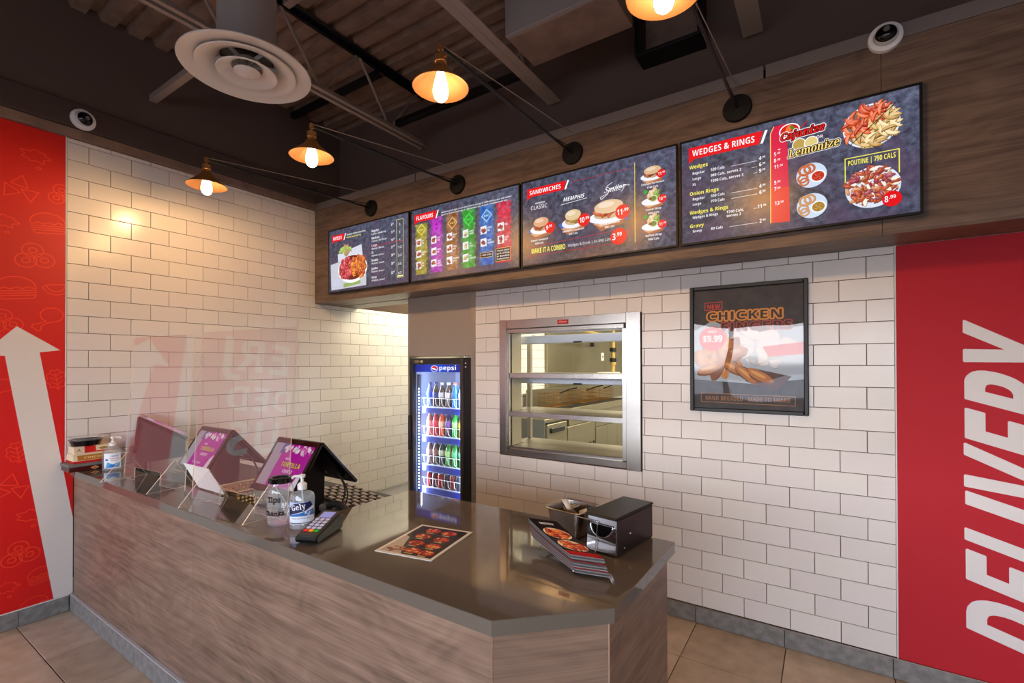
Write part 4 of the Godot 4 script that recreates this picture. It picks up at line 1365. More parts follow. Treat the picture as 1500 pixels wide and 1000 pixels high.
# line drawings on the red panels
func icon(cv: Canvas, kind: int, x: float, y: float, s: float, c: Color, turn := 0.0) -> void:
	var t := Transform2D(turn, Vector2(x, y))
	var th := maxf(s * 0.075, 2.0)
	var L := func(p: Array, closed := false) -> void:
		var q := []
		for a in p:
			q.append(t * (a * s))
		cv.line(q, th, c, closed)
	var arc := func(cx: float, cy: float, rx: float, ry: float, a0: float, a1: float) -> Array:
		var q := []
		for i in 15:
			var a := lerpf(a0, a1, i / 14.0)
			q.append(Vector2(cx + cos(a) * rx, cy + sin(a) * ry))
		return q
	match kind:
		0:  # burger
			L.call(arc.call(0.0, -0.08, 1.0, 0.72, PI, TAU))
			var wave := []
			for i in 25:
				wave.append(Vector2(-1.02 + i * 0.085, -0.02 + 0.06 * sin(i * 0.9)))
			L.call(wave)
			L.call([Vector2(-1.02, 0.18), Vector2(1.02, 0.18)])
			L.call([Vector2(-1.0, 0.34), Vector2(1.0, 0.34)])
			L.call([Vector2(-0.95, 0.5), Vector2(-0.8, 0.72), Vector2(0.8, 0.72), Vector2(0.95, 0.5)], true)
		1:  # drumstick
			var p: Array = arc.call(0.3, -0.25, 0.62, 0.52, 2.2, 2.2 + 5.2)
			L.call(p)
			L.call([p[0], Vector2(-0.5, 0.3), Vector2(-0.78, 0.32), Vector2(-0.9, 0.5), Vector2(-0.72, 0.62), Vector2(-0.62, 0.82), Vector2(-0.42, 0.74), Vector2(-0.4, 0.5), Vector2(0.0, 0.28), p[14]])
		2:  # onion rings
			for q in [[-0.45, 0.35], [0.5, 0.35], [0.0, -0.35]]:
				L.call(arc.call(q[0], q[1], 0.56, 0.5, 0, TAU))
				L.call(arc.call(q[0], q[1], 0.22, 0.18, 0, TAU))
		3:  # three chips
			for q in [[-0.55, 0.15, 0.2], [0.1, -0.5, 0.9], [0.5, 0.35, -0.4]]:
				var tri_ := []
				for k in 3:
					tri_.append(Vector2(q[0], q[1]) + Vector2.from_angle(q[2] + TAU * k / 3) * 0.55)
				L.call(tri_, true)
		4:  # sauce splash
			var p := []
			for i in 36:
				var a := TAU * i / 36
				var r := 0.55 + 0.38 * pow(absf(sin(a * 3.5 + 0.6)), 3.0) * (0.6 + 0.4 * sin(a * 2.0))
				p.append(Vector2(cos(a) * r * 1.15, sin(a) * r * 0.7))
			L.call(p, true)
			L.call(arc.call(0.05, 0.95, 0.14, 0.1, 0, TAU))
		5:  # lettuce leaf
			var p := []
			for i in 30:
				var a := TAU * i / 30
				var r := 0.8 + 0.1 * sin(a * 9.0)
				p.append(Vector2(cos(a) * r * 0.8, sin(a) * r))
			L.call(p, true)
			L.call([Vector2(0, 0.95), Vector2(0, -0.5)])
			for k in 3:
				L.call([Vector2(0, 0.5 - k * 0.38), Vector2(0.4, 0.2 - k * 0.38)])
				L.call([Vector2(0, 0.5 - k * 0.38), Vector2(-0.4, 0.2 - k * 0.38)])
		6:  # bean pod or melon slice
			L.call(arc.call(0.0, -0.3, 0.9, 0.9, 0.2, PI - 0.2))
			L.call(arc.call(0.0, -0.3, 0.62, 0.62, 0.1, PI - 0.1))
			L.call([Vector2(-0.9, -0.14), Vector2(-0.55, -0.3), Vector2(0.55, -0.3), Vector2(0.9, -0.14)])


# ------------------------------------------------------------------ kitchen behind the window
func kitchen() -> void:
	var wk := setting("wall_kitchen", "kitchen side wall, white tiles then stainless cladding", "wall")
	slab(wk, "core", Vector3(0.95, 0, -6.2), Vector3(1.045, 2.75, -0.76), M["white_trim"])
	slab(wk, "grout_bed", Vector3(1.045, 0.4, -2.3), Vector3(1.047, 2.0, -0.8), M["grout"])
	lay_tiles(wk, Transform3D(Basis(Vector3(0, 0, -1), Vector3.UP, Vector3.RIGHT), Vector3(1.047, 0, 0)), 1.2, 2.2, 0.45, 1.95, 1.25, 1.93, 0, [], 0.0)
	slab(wk, "corner_post", Vector3(1.045, 0.0, -2.36), Vector3(1.10, 2.7, -2.2), M["kitchen_steel"], 0.004)
	var z := -2.36
	for w in [0.62, 1.15, 1.2, 1.0]:
		slab(wk, "cladding_panel", Vector3(1.045, 1.0, z - w + 0.006), Vector3(1.057, 2.7, z), M["kitchen_steel"], 0.002)
		z -= w
	slab(wk, "far_wall", Vector3(0.95, 0, -6.3), Vector3(8, 2.75, -6.2), M["white_trim"])
	slab(wk, "right_wall", Vector3(4.8, 0, -6.2), Vector3(4.9, 2.75, -0.2), M["white_trim"])
	var kc := setting("ceiling_kitchen", "white suspended kitchen ceiling", "ceiling")
	slab(kc, "board", Vector3(0.0, 2.75, -6.3), Vector3(8, 2.85, -0.2), M["white_trim"])
	var lamp := glow("kitchen_glow", Color(1.0, 0.97, 0.82), 3.0, Color.WHITE)
	var n := 0
	for p in [Vector3(0.48, 2.74, -1.1), Vector3(2.9, 2.74, -1.3), Vector3(2.9, 2.74, -3.4)]:
		var t := thing("ceiling_light", ["fluorescent panel above the kitchen passage", "fluorescent panel over the serving rack", "fluorescent panel deep in the kitchen"][n], "light", p)
		slab(t, "frame", Vector3(-0.3, -0.006, -0.6), Vector3(0.3, 0.009, 0.6), M["white_trim"], 0.002)
		slab(t, "diffuser", Vector3(-0.27, -0.012, -0.57), Vector3(0.27, -0.0065, 0.57), lamp)
		area(p + Vector3(0, -0.03, 0), Vector3.DOWN, Vector2(0.54, 1.14), Color(1.0, 0.97, 0.85), [3.4, 7.5, 14.0][n], "ceiling_light_lamp_%d" % n)
		n += 1
	# cook line along that wall
	var fr := thing("undercounter_fridge", "low stainless fridge with black pull at the kitchen wall", "fridge", Vector3(1.65, 0, -1.42))
	slab(fr, "body", Vector3(-0.55, 0.1, -0.22), Vector3(-0.03, 0.98, 0.22), M["kitchen_steel"], 0.006)
	slab(fr, "door", Vector3(-0.028, 0.12, -0.21), Vector3(0.0, 0.93, 0.21), M["kitchen_steel"], 0.006)
	slab(fr, "door_gap", Vector3(-0.03, 0.932, -0.21), Vector3(-0.004, 0.948, 0.21), M["black_plastic"])
	slab(fr, "handle", Vector3(0.0, 0.84, -0.12), Vector3(0.022, 0.89, 0.17), M["black_plastic"], 0.005)
	var fy := thing("deep_fryer", "stainless deep fryer with tall splash back in the kitchen", "fryer", Vector3(1.65, 0, -2.02))
	slab(fy, "cabinet", Vector3(-0.5, 0.62, -0.36), Vector3(-0.002, 0.86, 0.36), M["kitchen_steel"], 0.006)
	slab(fy, "lower_panel", Vector3(-0.5, 0.1, -0.05), Vector3(-0.03, 0.615, 0.34), M["kitchen_steel"], 0.004)
	for q in [[-0.33, -0.06], [0.32, -0.06], [-0.33, -0.46]]:
		slab(fy, "leg", Vector3(q[1], 0.0, q[0]), Vector3(q[1] + 0.04, 0.62, q[0] + 0.04), M["kitchen_steel"], 0.004)
	var wire := mat("bronze_wire", Color(0.50, 0.36, 0.18), 0.4, 0.7)
	n = 0
	for q in [[1.36, -1.92], [1.36, -2.65], [1.34, -3.25]]:
		var t := thing("fryer_basket", ["bronze wire fryer basket nearest the serving window", "bronze wire fryer basket in the middle of the fryer", "bronze wire fryer basket at the far end of the fryer"][n], "basket", Vector3(q[0], 1.06, q[1]), 0.0, "fryer baskets")
		var c := MB.new()
		for y in [0.0, 0.05, 0.1, 0.15]:
			c.tube([Vector3(-0.1, y, -0.24), Vector3(0.1, y, -0.24), Vector3(0.1, y, 0.24), Vector3(-0.1, y, 0.24)], 0.003, 5, true)
		for i in 17:
			var zz := -0.24 + 0.03 * i
			for s in [-0.1, 0.1]:
				c.tube([Vector3(s, 0, zz), Vector3(s, 0.15, zz)], 0.0022, 4)
			c.tube([Vector3(-0.1, 0, zz), Vector3(0.1, 0, zz)], 0.0022, 4)
		part(t, "cage", c, wire)
		c = MB.new()
		c.tube([Vector3(0.1, 0.15, 0.1), Vector3(0.24, 0.2, 0.14), Vector3(0.34, 0.22, 0.15)], 0.008, 6)
		part(t, "handle", c, M["black_plastic"])
		n += 1
	var fx := thing("fryer_bench", "stainless bench with dark oil tanks carrying the fryer baskets", "bench", Vector3(1.65, 0, -2.4))
	slab(fx, "top", Vector3(-0.49, 0.98, -1.2), Vector3(-0.01, 1.055, 0.7), M["black_plastic"], 0.003)
	slab(fx, "splash_back", Vector3(-0.54, 0.866, -1.2), Vector3(-0.5, 1.245, 0.74), M["kitchen_steel"], 0.004)
	slab(fx, "rail", Vector3(-0.009, 0.98, -1.2), Vector3(0.012, 1.058, 0.7), M["kitchen_steel"], 0.003)
	slab(fx, "apron", Vector3(-0.49, 0.865, -1.2), Vector3(-0.01, 0.979, 0.7), M["kitchen_steel"], 0.003)
	var dc := thing("drawer_bench", "long stainless drawer cabinet in the kitchen", "cabinet", Vector3(1.65, 0, -3.1))
	slab(dc, "body", Vector3(-0.5, 0.08, -0.7), Vector3(-0.02, 0.86, 0.7), M["kitchen_steel"], 0.004)
	slab(dc, "upper_drawer", Vector3(-0.02, 0.78, -0.7), Vector3(0.0, 0.855, 0.7), M["kitchen_steel"], 0.003)
	for i in 4:
		slab(dc, "door", Vector3(-0.02, 0.1, -0.7 + 0.35 * i + 0.004), Vector3(0.0, 0.77, -0.7 + 0.35 * (i + 1) - 0.004), M["kitchen_steel"], 0.004)
	var kn := MB.new()
	for i in 3:
		kn = MB.new()
		kn.lathe([Vector2(0, 0.025), Vector2(0.014, 0.022), Vector2(0.016, 0.0)], 12, Transform3D(Basis(Vector3.BACK, -PI / 2), Vector3(0.0, 0.815, 0.3 - 0.35 * i)))
		part(dc, "knob", kn, M["chrome"])
	# things on the clad wall
	var sw := thing("wall_switch", "cream switch plate on stainless kitchen wall", "switch", Vector3(1.057, 1.655, -4.02))
	slab(sw, "plate", Vector3(0, -0.06, -0.05), Vector3(0.006, 0.06, 0.05), M["paper"], 0.002)
	slab(sw, "button", Vector3(0.006, -0.015, -0.014), Vector3(0.012, 0.015, 0.014), M["dark_grey"], 0.003)
	var so := thing("wall_box", "small black box high on stainless kitchen wall", "socket", Vector3(1.057, 1.83, -3.62))
	slab(so, "case", Vector3(0, -0.03, -0.03), Vector3(0.03, 0.03, 0.03), M["black_plastic"], 0.004)
	slab(so, "cover", Vector3(0.03, -0.02, -0.02), Vector3(0.034, 0.02, 0.02), M["dark_grey"], 0.001)
	var gp := thing("gas_pipe", "yellow gas pipe with black valves in the kitchen", "pipe", Vector3(1.35, 0, -3.72))
	var yl := mat("pipe_yellow", Color(0.66, 0.55, 0.30), 0.4)
	var c2 := MB.new()
	c2.lathe([Vector2(0.03, 1.3), Vector2(0.03, 1.52), Vector2(0.042, 1.53), Vector2(0.042, 1.57), Vector2(0.03, 1.58), Vector2(0.03, 2.7)], 14)
	part(gp, "riser", c2, yl)
	for y in [1.6, 1.75]:
		c2 = MB.new()
		c2.lathe([Vector2(0.03, y - 0.03), Vector2(0.05, y - 0.025), Vector2(0.05, y + 0.025), Vector2(0.03, y + 0.03)], 14)
		part(gp, "valve", c2, M["black_plastic"])
	slab(gp, "bracket", Vector3(-0.2, 1.38, -0.12), Vector3(0.06, 1.42, 0.12), M["paper"], 0.004)
	c2 = MB.new()
	c2.tube([Vector3(0, 1.92, 0.0), Vector3(0, 1.95, 0.3), Vector3(0, 1.97, 1.1)], 0.02, 8)
	part(gp, "branch", c2, yl)
	var hd := thing("range_hood", "stepped cream and steel hood end in the kitchen corner", "hood", Vector3(1.9, 0, -4.1))
	c2 = MB.new()
	c2.prism(PackedVector2Array([Vector2(-0.3, 1.45), Vector2(0.35, 1.45), Vector2(0.35, 1.9), Vector2(0.1, 1.9)]), 0.6, Transform3D(Basis.IDENTITY, Vector3(0, 0, -0.3)), 0.004)
	part(hd, "canopy", c2, M["kitchen_steel"])
	for i in 4:
		slab(hd, "baffle", Vector3(-0.1 + 0.08 * i, 1.56 + 0.08 * i, 0.302), Vector3(0.34, 1.575 + 0.08 * i, 0.32), M["paper"], 0.002)
	slab(hd, "filter_box", Vector3(-0.28, 1.22, -0.2), Vector3(0.3, 1.44, 0.3), mat("olive_steel", Color(0.42, 0.40, 0.24), 0.4, 0.7), 0.004)


# ------------------------------------------------------------------ drinks fridge
func bottle(called: String, label: String, at: Vector3, liquid: Color, cap: Color, band: Color, seethrough: float, group: String) -> void:
	var t := thing(called, label, "bottle", at, rng.randf() * 1.0 + 0.8, group)
	var key := "drink_%s" % liquid.to_html()
	var m: StandardMaterial3D = M[key] if M.has(key) else mat(key, liquid, 0.12)
	m.metallic_specular = 0.7
	var b := MB.new()
	b.lathe([Vector2(0.0, 0.0), Vector2(0.024, 0.0), Vector2(0.030, 0.006), Vector2(0.031, 0.03), Vector2(0.0285, 0.06), Vector2(0.030, 0.075), Vector2(0.031, 0.085), Vector2(0.031, 0.13), Vector2(0.028, 0.147), Vector2(0.019, 0.17), Vector2(0.0125, 0.185), Vector2(0.0125, 0.2)], 14)
	part(t, "body", b, m)
	b = MB.new()
	b.lathe([Vector2(0.031, 0.085), Vector2(0.0318, 0.086), Vector2(0.0318, 0.129), Vector2(0.031, 0.13)], 14)
	key = "band_%s" % band.to_html()
	part(t, "label", b, M[key] if M.has(key) else mat(key, band, 0.4))
	b = MB.new()
	b.lathe([Vector2(0.0155, 0.196), Vector2(0.0155, 0.213), Vector2(0.014, 0.216), Vector2(0.0, 0.216)], 14)
	key = "cap_%s" % cap.to_html()
	part(t, "cap", b, M[key] if M.has(key) else mat(key, cap, 0.4))


func fridge() -> void:
	var t := thing("drinks_fridge", "black glass-door drinks fridge with blue lit header", "fridge", Vector3(1.287, 0, 0))
	var bk: Material = M["black_plastic"]
	slab(t, "side", Vector3(-0.338, 0.08, -0.6), Vector3(-0.315, 1.59, -0.05), bk, 0.003)
	slab(t, "side", Vector3(0.315, 0.08, -0.6), Vector3(0.338, 1.59, -0.05), bk, 0.003)
	slab(t, "top", Vector3(-0.338, 1.565, -0.6), Vector3(0.338, 1.59, -0.05), bk, 0.003)
	var inner := mat("liner_blue", Color(0.70, 0.77, 0.93), 0.5)
	slab(t, "back", Vector3(-0.315, 0.08, -0.6), Vector3(0.315, 1.565, -0.58), inner)
	slab(t, "liner", Vector3(-0.314, 0.1, -0.58), Vector3(-0.309, 1.56, -0.052), inner)
	slab(t, "liner", Vector3(0.309, 0.1, -0.58), Vector3(0.314, 1.56, -0.052), inner)
	slab(t, "base", Vector3(-0.338, 0.0, -0.6), Vector3(0.338, 0.1, -0.05), bk, 0.003)
	var dr := Node3D.new()
	dr.name = "door"
	t.add_child(dr)
	slab(dr, "stile", Vector3(-0.336, 0.11, -0.045), Vector3(-0.296, 1.588, 0.004), M["dark_grey"], 0.004)
	slab(dr, "stile", Vector3(0.228, 0.11, -0.045), Vector3(0.262, 1.588, 0.004), mat("bronze_trim", Color(0.22, 0.17, 0.15), 0.4), 0.004)
	slab(dr, "stile", Vector3(0.264, 0.11, -0.045), Vector3(0.338, 1.588, 0.0), bk, 0.004)
	slab(dr, "rail", Vector3(-0.294, 1.535, -0.045), Vector3(0.226, 1.588, 0.004), M["dark_grey"], 0.004)
	slab(dr, "rail", Vector3(-0.294, 0.11, -0.045), Vector3(0.226, 0.16, 0.004), M["dark_grey"], 0.004)
	slab(dr, "glass", Vector3(-0.296, 0.16, -0.03), Vector3(0.228, 1.47, -0.024), M["door_glass"])
	slab(dr, "handle", Vector3(-0.332, 0.8, 0.004), Vector3(-0.312, 1.1, 0.03), bk, 0.006)
	for y in [1.545, 1.515]:
		var c := MB.new()
		c.lathe([Vector2(0, 0.006), Vector2(0.008, 0.005), Vector2(0.009, 0)], 10, Transform3D(Basis(Vector3.RIGHT, PI / 2), Vector3(0.29, y, 0.0)))
		part(dr, "screw", c, M["chrome"])
	var dc := Canvas.new(160, 64, Color(0.14, 0.135, 0.135))
	dc.oval(52, 32, 44, 22, Color(0.75, 0.7, 0.52))
	dc.oval(52, 32, 38, 17, Color(0.14, 0.135, 0.135))
	letters(dc, "TRUE", Vector2(52, 42), 18, Color(0.75, 0.7, 0.52), {"mid": true, "wide": 0.8})
	dc.oval(128, 32, 20, 22, Color(0.78, 0.75, 0.6))
	var q := MB.new()
	q.quad(Vector3(-0.29, 1.545, 0.0046), Vector3(-0.165, 1.545, 0.0046), Vector3(-0.165, 1.578, 0.0046), Vector3(-0.29, 1.578, 0.0046), Vector3.BACK, [Vector2(0, 1), Vector2(1, 1), Vector2(1, 0), Vector2(0, 0)])
	part(dr, "decal", q, printed("fridge_decal", dc, 0.4))
	# lit header
	var cv := Canvas.new(512, 96, Color(0.05, 0.16, 0.62))
	for x in 512:
		for y in 96:
			cv.im.set_pixel(x, y, Color(0.03, 0.10, 0.5).lerp(Color(0.1, 0.28, 0.85), 1.0 - absf(x / 256.0 - 1.0)))
	cv.oval(222, 50, 40, 40, Color(0.95, 0.96, 1.0))
	var up := []
	var dn := []
	for i in 13:
		var a := PI + PI * i / 12.0 + 0.25
		up.append(Vector2(222, 50) + Vector2.from_angle(a) * 34)
		dn.append(Vector2(222, 50) + Vector2.from_angle(a + PI) * 34)
	up.append_array([Vector2(238, 54), Vector2(216, 44)])
	dn.append_array([Vector2(206, 62), Vector2(230, 70)])
	cv.poly(up, Color(0.85, 0.1, 0.16))
	cv.poly(dn, Color(0.02, 0.12, 0.55))
	letters(cv, "pepsi", Vector2(272, 68), 56, Color(0.96, 0.97, 1.0), {"fit": 190.0})
	var hm := glow("header_glow", Color.WHITE, 1.1)
	hm.emission_texture = cv.texture()
	hm.emission_operator = BaseMaterial3D.EMISSION_OP_MULTIPLY
	q = MB.new()
	q.quad(Vector3(-0.293, 1.472, -0.02), Vector3(0.226, 1.472, -0.02), Vector3(0.226, 1.534, -0.02), Vector3(-0.293, 1.534, -0.02), Vector3.BACK, [Vector2(0, 1), Vector2(1, 1), Vector2(1, 0), Vector2(0, 0)])
	part(dr, "header_sign", q, hm, "blue lit header sign")
	# led strip and its light
	var led := glow("led_glow", Color(0.82, 0.92, 1.0), 5.0, Color.WHITE)
	var strip := Node3D.new()
	strip.name = "led_strip"
	t.add_child(strip)
	slab(strip, "channel", Vector3(-0.309, 0.2, -0.085), Vector3(-0.279, 1.45, -0.06), mat("channel_blue", Color(0.22, 0.30, 0.42), 0.4), 0.002)
	for i in 34:
		var c := MB.new()
		c.lathe([Vector2(0.0, 0.007), Vector2(0.005, 0.005), Vector2(0.007, 0.0)], 8, Transform3D(Basis(Vector3.RIGHT, PI / 2), Vector3(-0.272 - 0.012, 0.46 + i * 0.0262, -0.058)))
		part(strip, "led_light", c, led)
	area(Vector3(1.287 - 0.27, 0.86, -0.075), Vector3(1.0, 0.0, -0.75), Vector2(0.03, 1.2), Color(0.86, 0.93, 1.0), 0.75, "fridge_led_lamp")
	area(Vector3(1.287 + 0.22, 0.86, -0.075), Vector3(-1.0, 0.0, -0.75), Vector2(0.03, 1.2), Color(0.86, 0.93, 1.0), 0.8, "fridge_led_lamp_right")
	# shelves
	var blue := mat("shelf_blue", Color(0.07, 0.16, 0.55), 0.35)
	var levels := [1.165, 0.915, 0.665, 0.47]
	for y in levels:
		var sh := Node3D.new()
		sh.name = "shelf"
		t.add_child(sh, true)
		slab(sh, "tray", Vector3(-0.306, y - 0.02, -0.56), Vector3(0.306, y, -0.1), inner, 0.001)
		slab(sh, "price_rail", Vector3(-0.275, y - 0.052, -0.098), Vector3(0.306, y - 0.004, -0.088), blue, 0.001)
		for h in [0.0, 0.075]:
			var c := MB.new()
			c.tube([Vector3(-0.275, y + h + 0.005, -0.092), Vector3(0.306, y + h + 0.005, -0.092)], 0.0026, 6)
			part(sh, "guard_wire", c, M["white_plastic"])
		for i in 9:
			var x := -0.26 + i * 0.069
			var c := MB.new()
			c.tube([Vector3(x, y + 0.08, -0.092), Vector3(x + 0.004, y + 0.03, -0.094), Vector3(x + 0.012, y + 0.002, -0.12), Vector3(x + 0.012, y + 0.003, -0.5)], 0.0022, 5)
			part(sh, "divider_wire", c, M["white_plastic"])
	var blu := Color(0.10, 0.16, 0.5)
	var kinds := [
		[[Color(0.35, 0.45, 0.75), blu, Color(0.2, 0.35, 0.8), "clear blue water bottle at the left of the top fridge shelf"], [Color(0.16, 0.10, 0.10), blu, Color(0.14, 0.2, 0.6), "cola bottle with blue label and blue cap, top fridge shelf"], [Color(0.2, 0.14, 0.13), Color(0.9, 0.9, 0.92), Color(0.78, 0.78, 0.82), "cola bottle with silver label, white cap, third on top shelf"], [Color(0.24, 0.15, 0.13), Color(0.92, 0.92, 0.94), Color(0.8, 0.76, 0.76), "cola bottle with pale label beside the bright blue drink"], [Color(0.04, 0.45, 0.85), Color(0.9, 0.4, 0.3), Color(0.05, 0.4, 0.8), "bright blue sports drink with orange cap on top shelf"], [Color(0.55, 0.72, 0.85), Color(0.85, 0.9, 0.95), Color(0.8, 0.9, 0.95), "clear water bottle at the right of the top fridge shelf"], [Color(0.6, 0.75, 0.85), Color(0.85, 0.9, 0.95), Color(0.75, 0.85, 0.95), "clear water bottle half behind the right door frame, top shelf"]],
		[[Color(0.62, 0.38, 0.36), Color(0.5, 0.65, 0.6), Color(0.75, 0.6, 0.6), "pale pink drink at the left of the middle fridge shelf"], [Color(0.68, 0.06, 0.12), Color(0.2, 0.55, 0.35), Color(0.85, 0.1, 0.25), "red soda bottle with green cap on the middle fridge shelf"], [Color(0.85, 0.25, 0.04), Color(0.2, 0.6, 0.35), Color(0.85, 0.72, 0.55), "orange soda bottle with cream label, middle fridge shelf"], [Color(0.16, 0.07, 0.25), Color(0.2, 0.6, 0.35), Color(0.45, 0.25, 0.65), "purple grape soda bottle on the middle fridge shelf"], [Color(0.12, 0.62, 0.2), Color(0.08, 0.1, 0.3), Color(0.55, 0.85, 0.45), "bright green soda with dark cap on middle fridge shelf"], [Color(0.5, 0.38, 0.08), Color(0.08, 0.1, 0.3), Color(0.85, 0.7, 0.15), "amber drink with yellow label at the right, middle shelf"], [Color(0.4, 0.3, 0.1), Color(0.1, 0.12, 0.25), Color(0.75, 0.6, 0.2), "amber drink half behind the right door frame, middle shelf"]],
		[[Color(0.42, 0.32, 0.34), Color(0.8, 0.85, 0.9), Color(0.6, 0.5, 0.52), "brown root beer with pale cap at the left, lowest bottle shelf"], [Color(0.36, 0.24, 0.22), Color(0.75, 0.4, 0.5), Color(0.6, 0.45, 0.4), "brown drink with pink cap on the lowest bottle shelf"], [Color(0.05, 0.17, 0.12), Color(0.08, 0.5, 0.45), Color(0.72, 0.75, 0.62), "dark ginger ale bottle with teal cap, lowest bottle shelf"], [Color(0.12, 0.5, 0.06), Color(0.8, 0.45, 0.3), Color(0.6, 0.75, 0.4), "lime green soda with orange cap, lowest bottle shelf"], [Color(0.02, 0.5, 0.16), Color(0.1, 0.6, 0.3), Color(0.3, 0.7, 0.45), "green soda bottle with green cap on the lowest bottle shelf"], [Color(0.03, 0.42, 0.18), Color(0.1, 0.55, 0.35), Color(0.35, 0.65, 0.5), "second green soda bottle from the right, lowest bottle shelf"], [Color(0.15, 0.25, 0.2), Color(0.1, 0.5, 0.35), Color(0.7, 0.72, 0.7), "green bottle half behind the right door frame, lowest shelf"]]]
	for r in 3:
		for i in 7:
			var k: Array = kinds[r][i]
			bottle("drink_bottle", k[3], Vector3(1.287 - 0.235 + i * 0.073, levels[r], -0.145), k[0], k[1], k[2], 0.0, "bottles on the fridge shelves")
			for d in [0.078]:
				bottle("drink_bottle", "drink bottle standing behind the front bottles of its fridge shelf", Vector3(1.287 - 0.235 + i * 0.073, levels[r], -0.145 - d), k[0], k[1], k[2], 0.0, "bottles behind the front row")
	var reds := [Color(0.55, 0.12, 0.14), Color(0.35, 0.2, 0.2), Color(0.62, 0.08, 0.06), Color(0.25, 0.2, 0.22), Color(0.45, 0.14, 0.16), Color(0.2, 0.22, 0.3), Color(0.4, 0.2, 0.18)]
	for row in 5:
		for i in 8:
			var c := thing("drink_can", "drink can with silver lid packed on the bottom fridge shelf", "can", Vector3(1.287 - 0.232 + i * 0.067, levels[3], -0.142 - row * 0.068), 0.0, "cans on the bottom fridge shelf")
			var key := "can_%d" % ((i + row * 3) % 7)
			var b := MB.new()
			b.lathe([Vector2(0.025, 0.0), Vector2(0.0325, 0.008), Vector2(0.0325, 0.108), Vector2(0.027, 0.121)], 14)
			part(c, "body", b, M[key] if M.has(key) else mat(key, reds[(i + row * 3) % 7], 0.25, 0.3))
			b = MB.new()
			b.lathe([Vector2(0.027, 0.121), Vector2(0.0265, 0.123), Vector2(0.024, 0.1195), Vector2(0.0, 0.1195)], 14)
			part(c, "lid", b, M["chrome"])


# ------------------------------------------------------------------ counter
func counter() -> void:
	var ct := thing("countertop", "polished brown grey stone counter top with clipped corner", "worktop")
	var flat := Transform3D(Basis(Vector3(1, 0, 0), Vector3(0, 0, -1), Vector3(0, 1, 0)), Vector3(0, TOP - 0.04, 0))
	var b := MB.new()
	b.prism(PackedVector2Array([Vector2(0.012, -2.0), Vector2(3.269, -1.997), Vector2(3.505, -1.767), Vector2(3.513, -1.197), Vector2(2.172, -1.203), Vector2(2.166, -1.785), Vector2(0.012, -1.785)]), 0.04, flat, 0.0016)
	part(ct, "slab", b, M["quartz"])
	var c := thing("service_counter", "service counter clad in pinkish oak-look panels", "counter")
	var y1 := TOP - 0.041
	var corner := [Vector2(0.012, 1.982), Vector2(3.257, 1.980), Vector2(3.484, 1.756), Vector2(3.49, 1.215)]
	slab(c, "front_panel", Vector3(0.012, 0.1, 1.964), Vector3(1.62, y1, 1.982), M["oak_laminate"], 0.0006)
	slab(c, "front_panel", Vector3(1.621, 0.1, 1.964), Vector3(3.257, y1, 1.982), M["oak_laminate"], 0.0006)
	for i in [1, 2]:
		var p: Vector2 = corner[i]
		var q: Vector2 = corner[i + 1]
		var d := (q - p).normalized()
		var o := Vector2(-d.y, d.x) * (1.0 if Vector2(-d.y, d.x).dot(Vector2(1, 0.6)) > 0 else -1.0)
		var mid := (p + q) * 0.5 - o * 0.009
		b = MB.new()
		b.box(Vector3(mid.x, (y1 + 0.1) * 0.5, mid.y), Vector3((q - p).length() - 0.002, y1 - 0.1, 0.018), 0.0006, Basis(Vector3(d.x, 0, d.y), Vector3.UP, Vector3(d.x, 0, d.y).cross(Vector3.UP)))
		part(c, ["corner_panel", "end_panel"][i - 1], b, M["oak_laminate"])
		b = MB.new()
		b.box(Vector3(p.x, (y1 + 0.1) * 0.5, p.y - 0.001), Vector3(0.004, y1 - 0.1, 0.004), 0.001)
		part(c, "edge_trim", b, mat("edge_wood_%d" % i, Color(0.62, 0.5, 0.42), 0.5))
		b = MB.new()
		b.box(Vector3(mid.x, 0.05, mid.y) + Vector3(o.x, 0, o.y) * 0.012, Vector3((q - p).length(), 0.096, 0.014), 0.001, Basis(Vector3(d.x, 0, d.y), Vector3.UP, Vector3(d.x, 0, d.y).cross(Vector3.UP)))
		part(c, "base_tile", b, M["base_tile"])
	var x := 0.014
	for e in [0.567, 1.027, 1.487, 1.947, 2.407, 2.867, 3.262]:
		slab(c, "base_tile", Vector3(x + 0.001, 0.003, 1.983), Vector3(e - 0.001, 0.098, 2.0), M["base_tile"], 0.001)
		x = e
	slab(c, "base_edge", Vector3(0.014, 0.0985, 1.983), Vector3(3.262, 0.103, 1.998), M["pale_grey"])
	slab(c, "inner_panel", Vector3(0.012, 0.0, 1.79), Vector3(2.2, y1, 1.806), M["dark_grey"])
	slab(c, "inner_panel", Vector3(2.18, 0.0, 1.215), Vector3(2.196, y1, 1.79), M["dark_grey"])
	slab(c, "rear_panel", Vector3(2.2, 0.0, 1.22), Vector3(3.47, y1, 1.236), M["oak_laminate"])
	var lw := thing("lower_worktop", "dark lower work surface behind the customer ledge", "worktop")
	slab(lw, "slab", Vector3(0.012, 0.72, 0.98), Vector3(2.162, 0.752, 1.788), M["dark_grey"], 0.002)
	slab(lw, "cabinet", Vector3(0.012, 0.0, 1.02), Vector3(2.16, 0.718, 1.786), M["mid_grey"], 0.002)


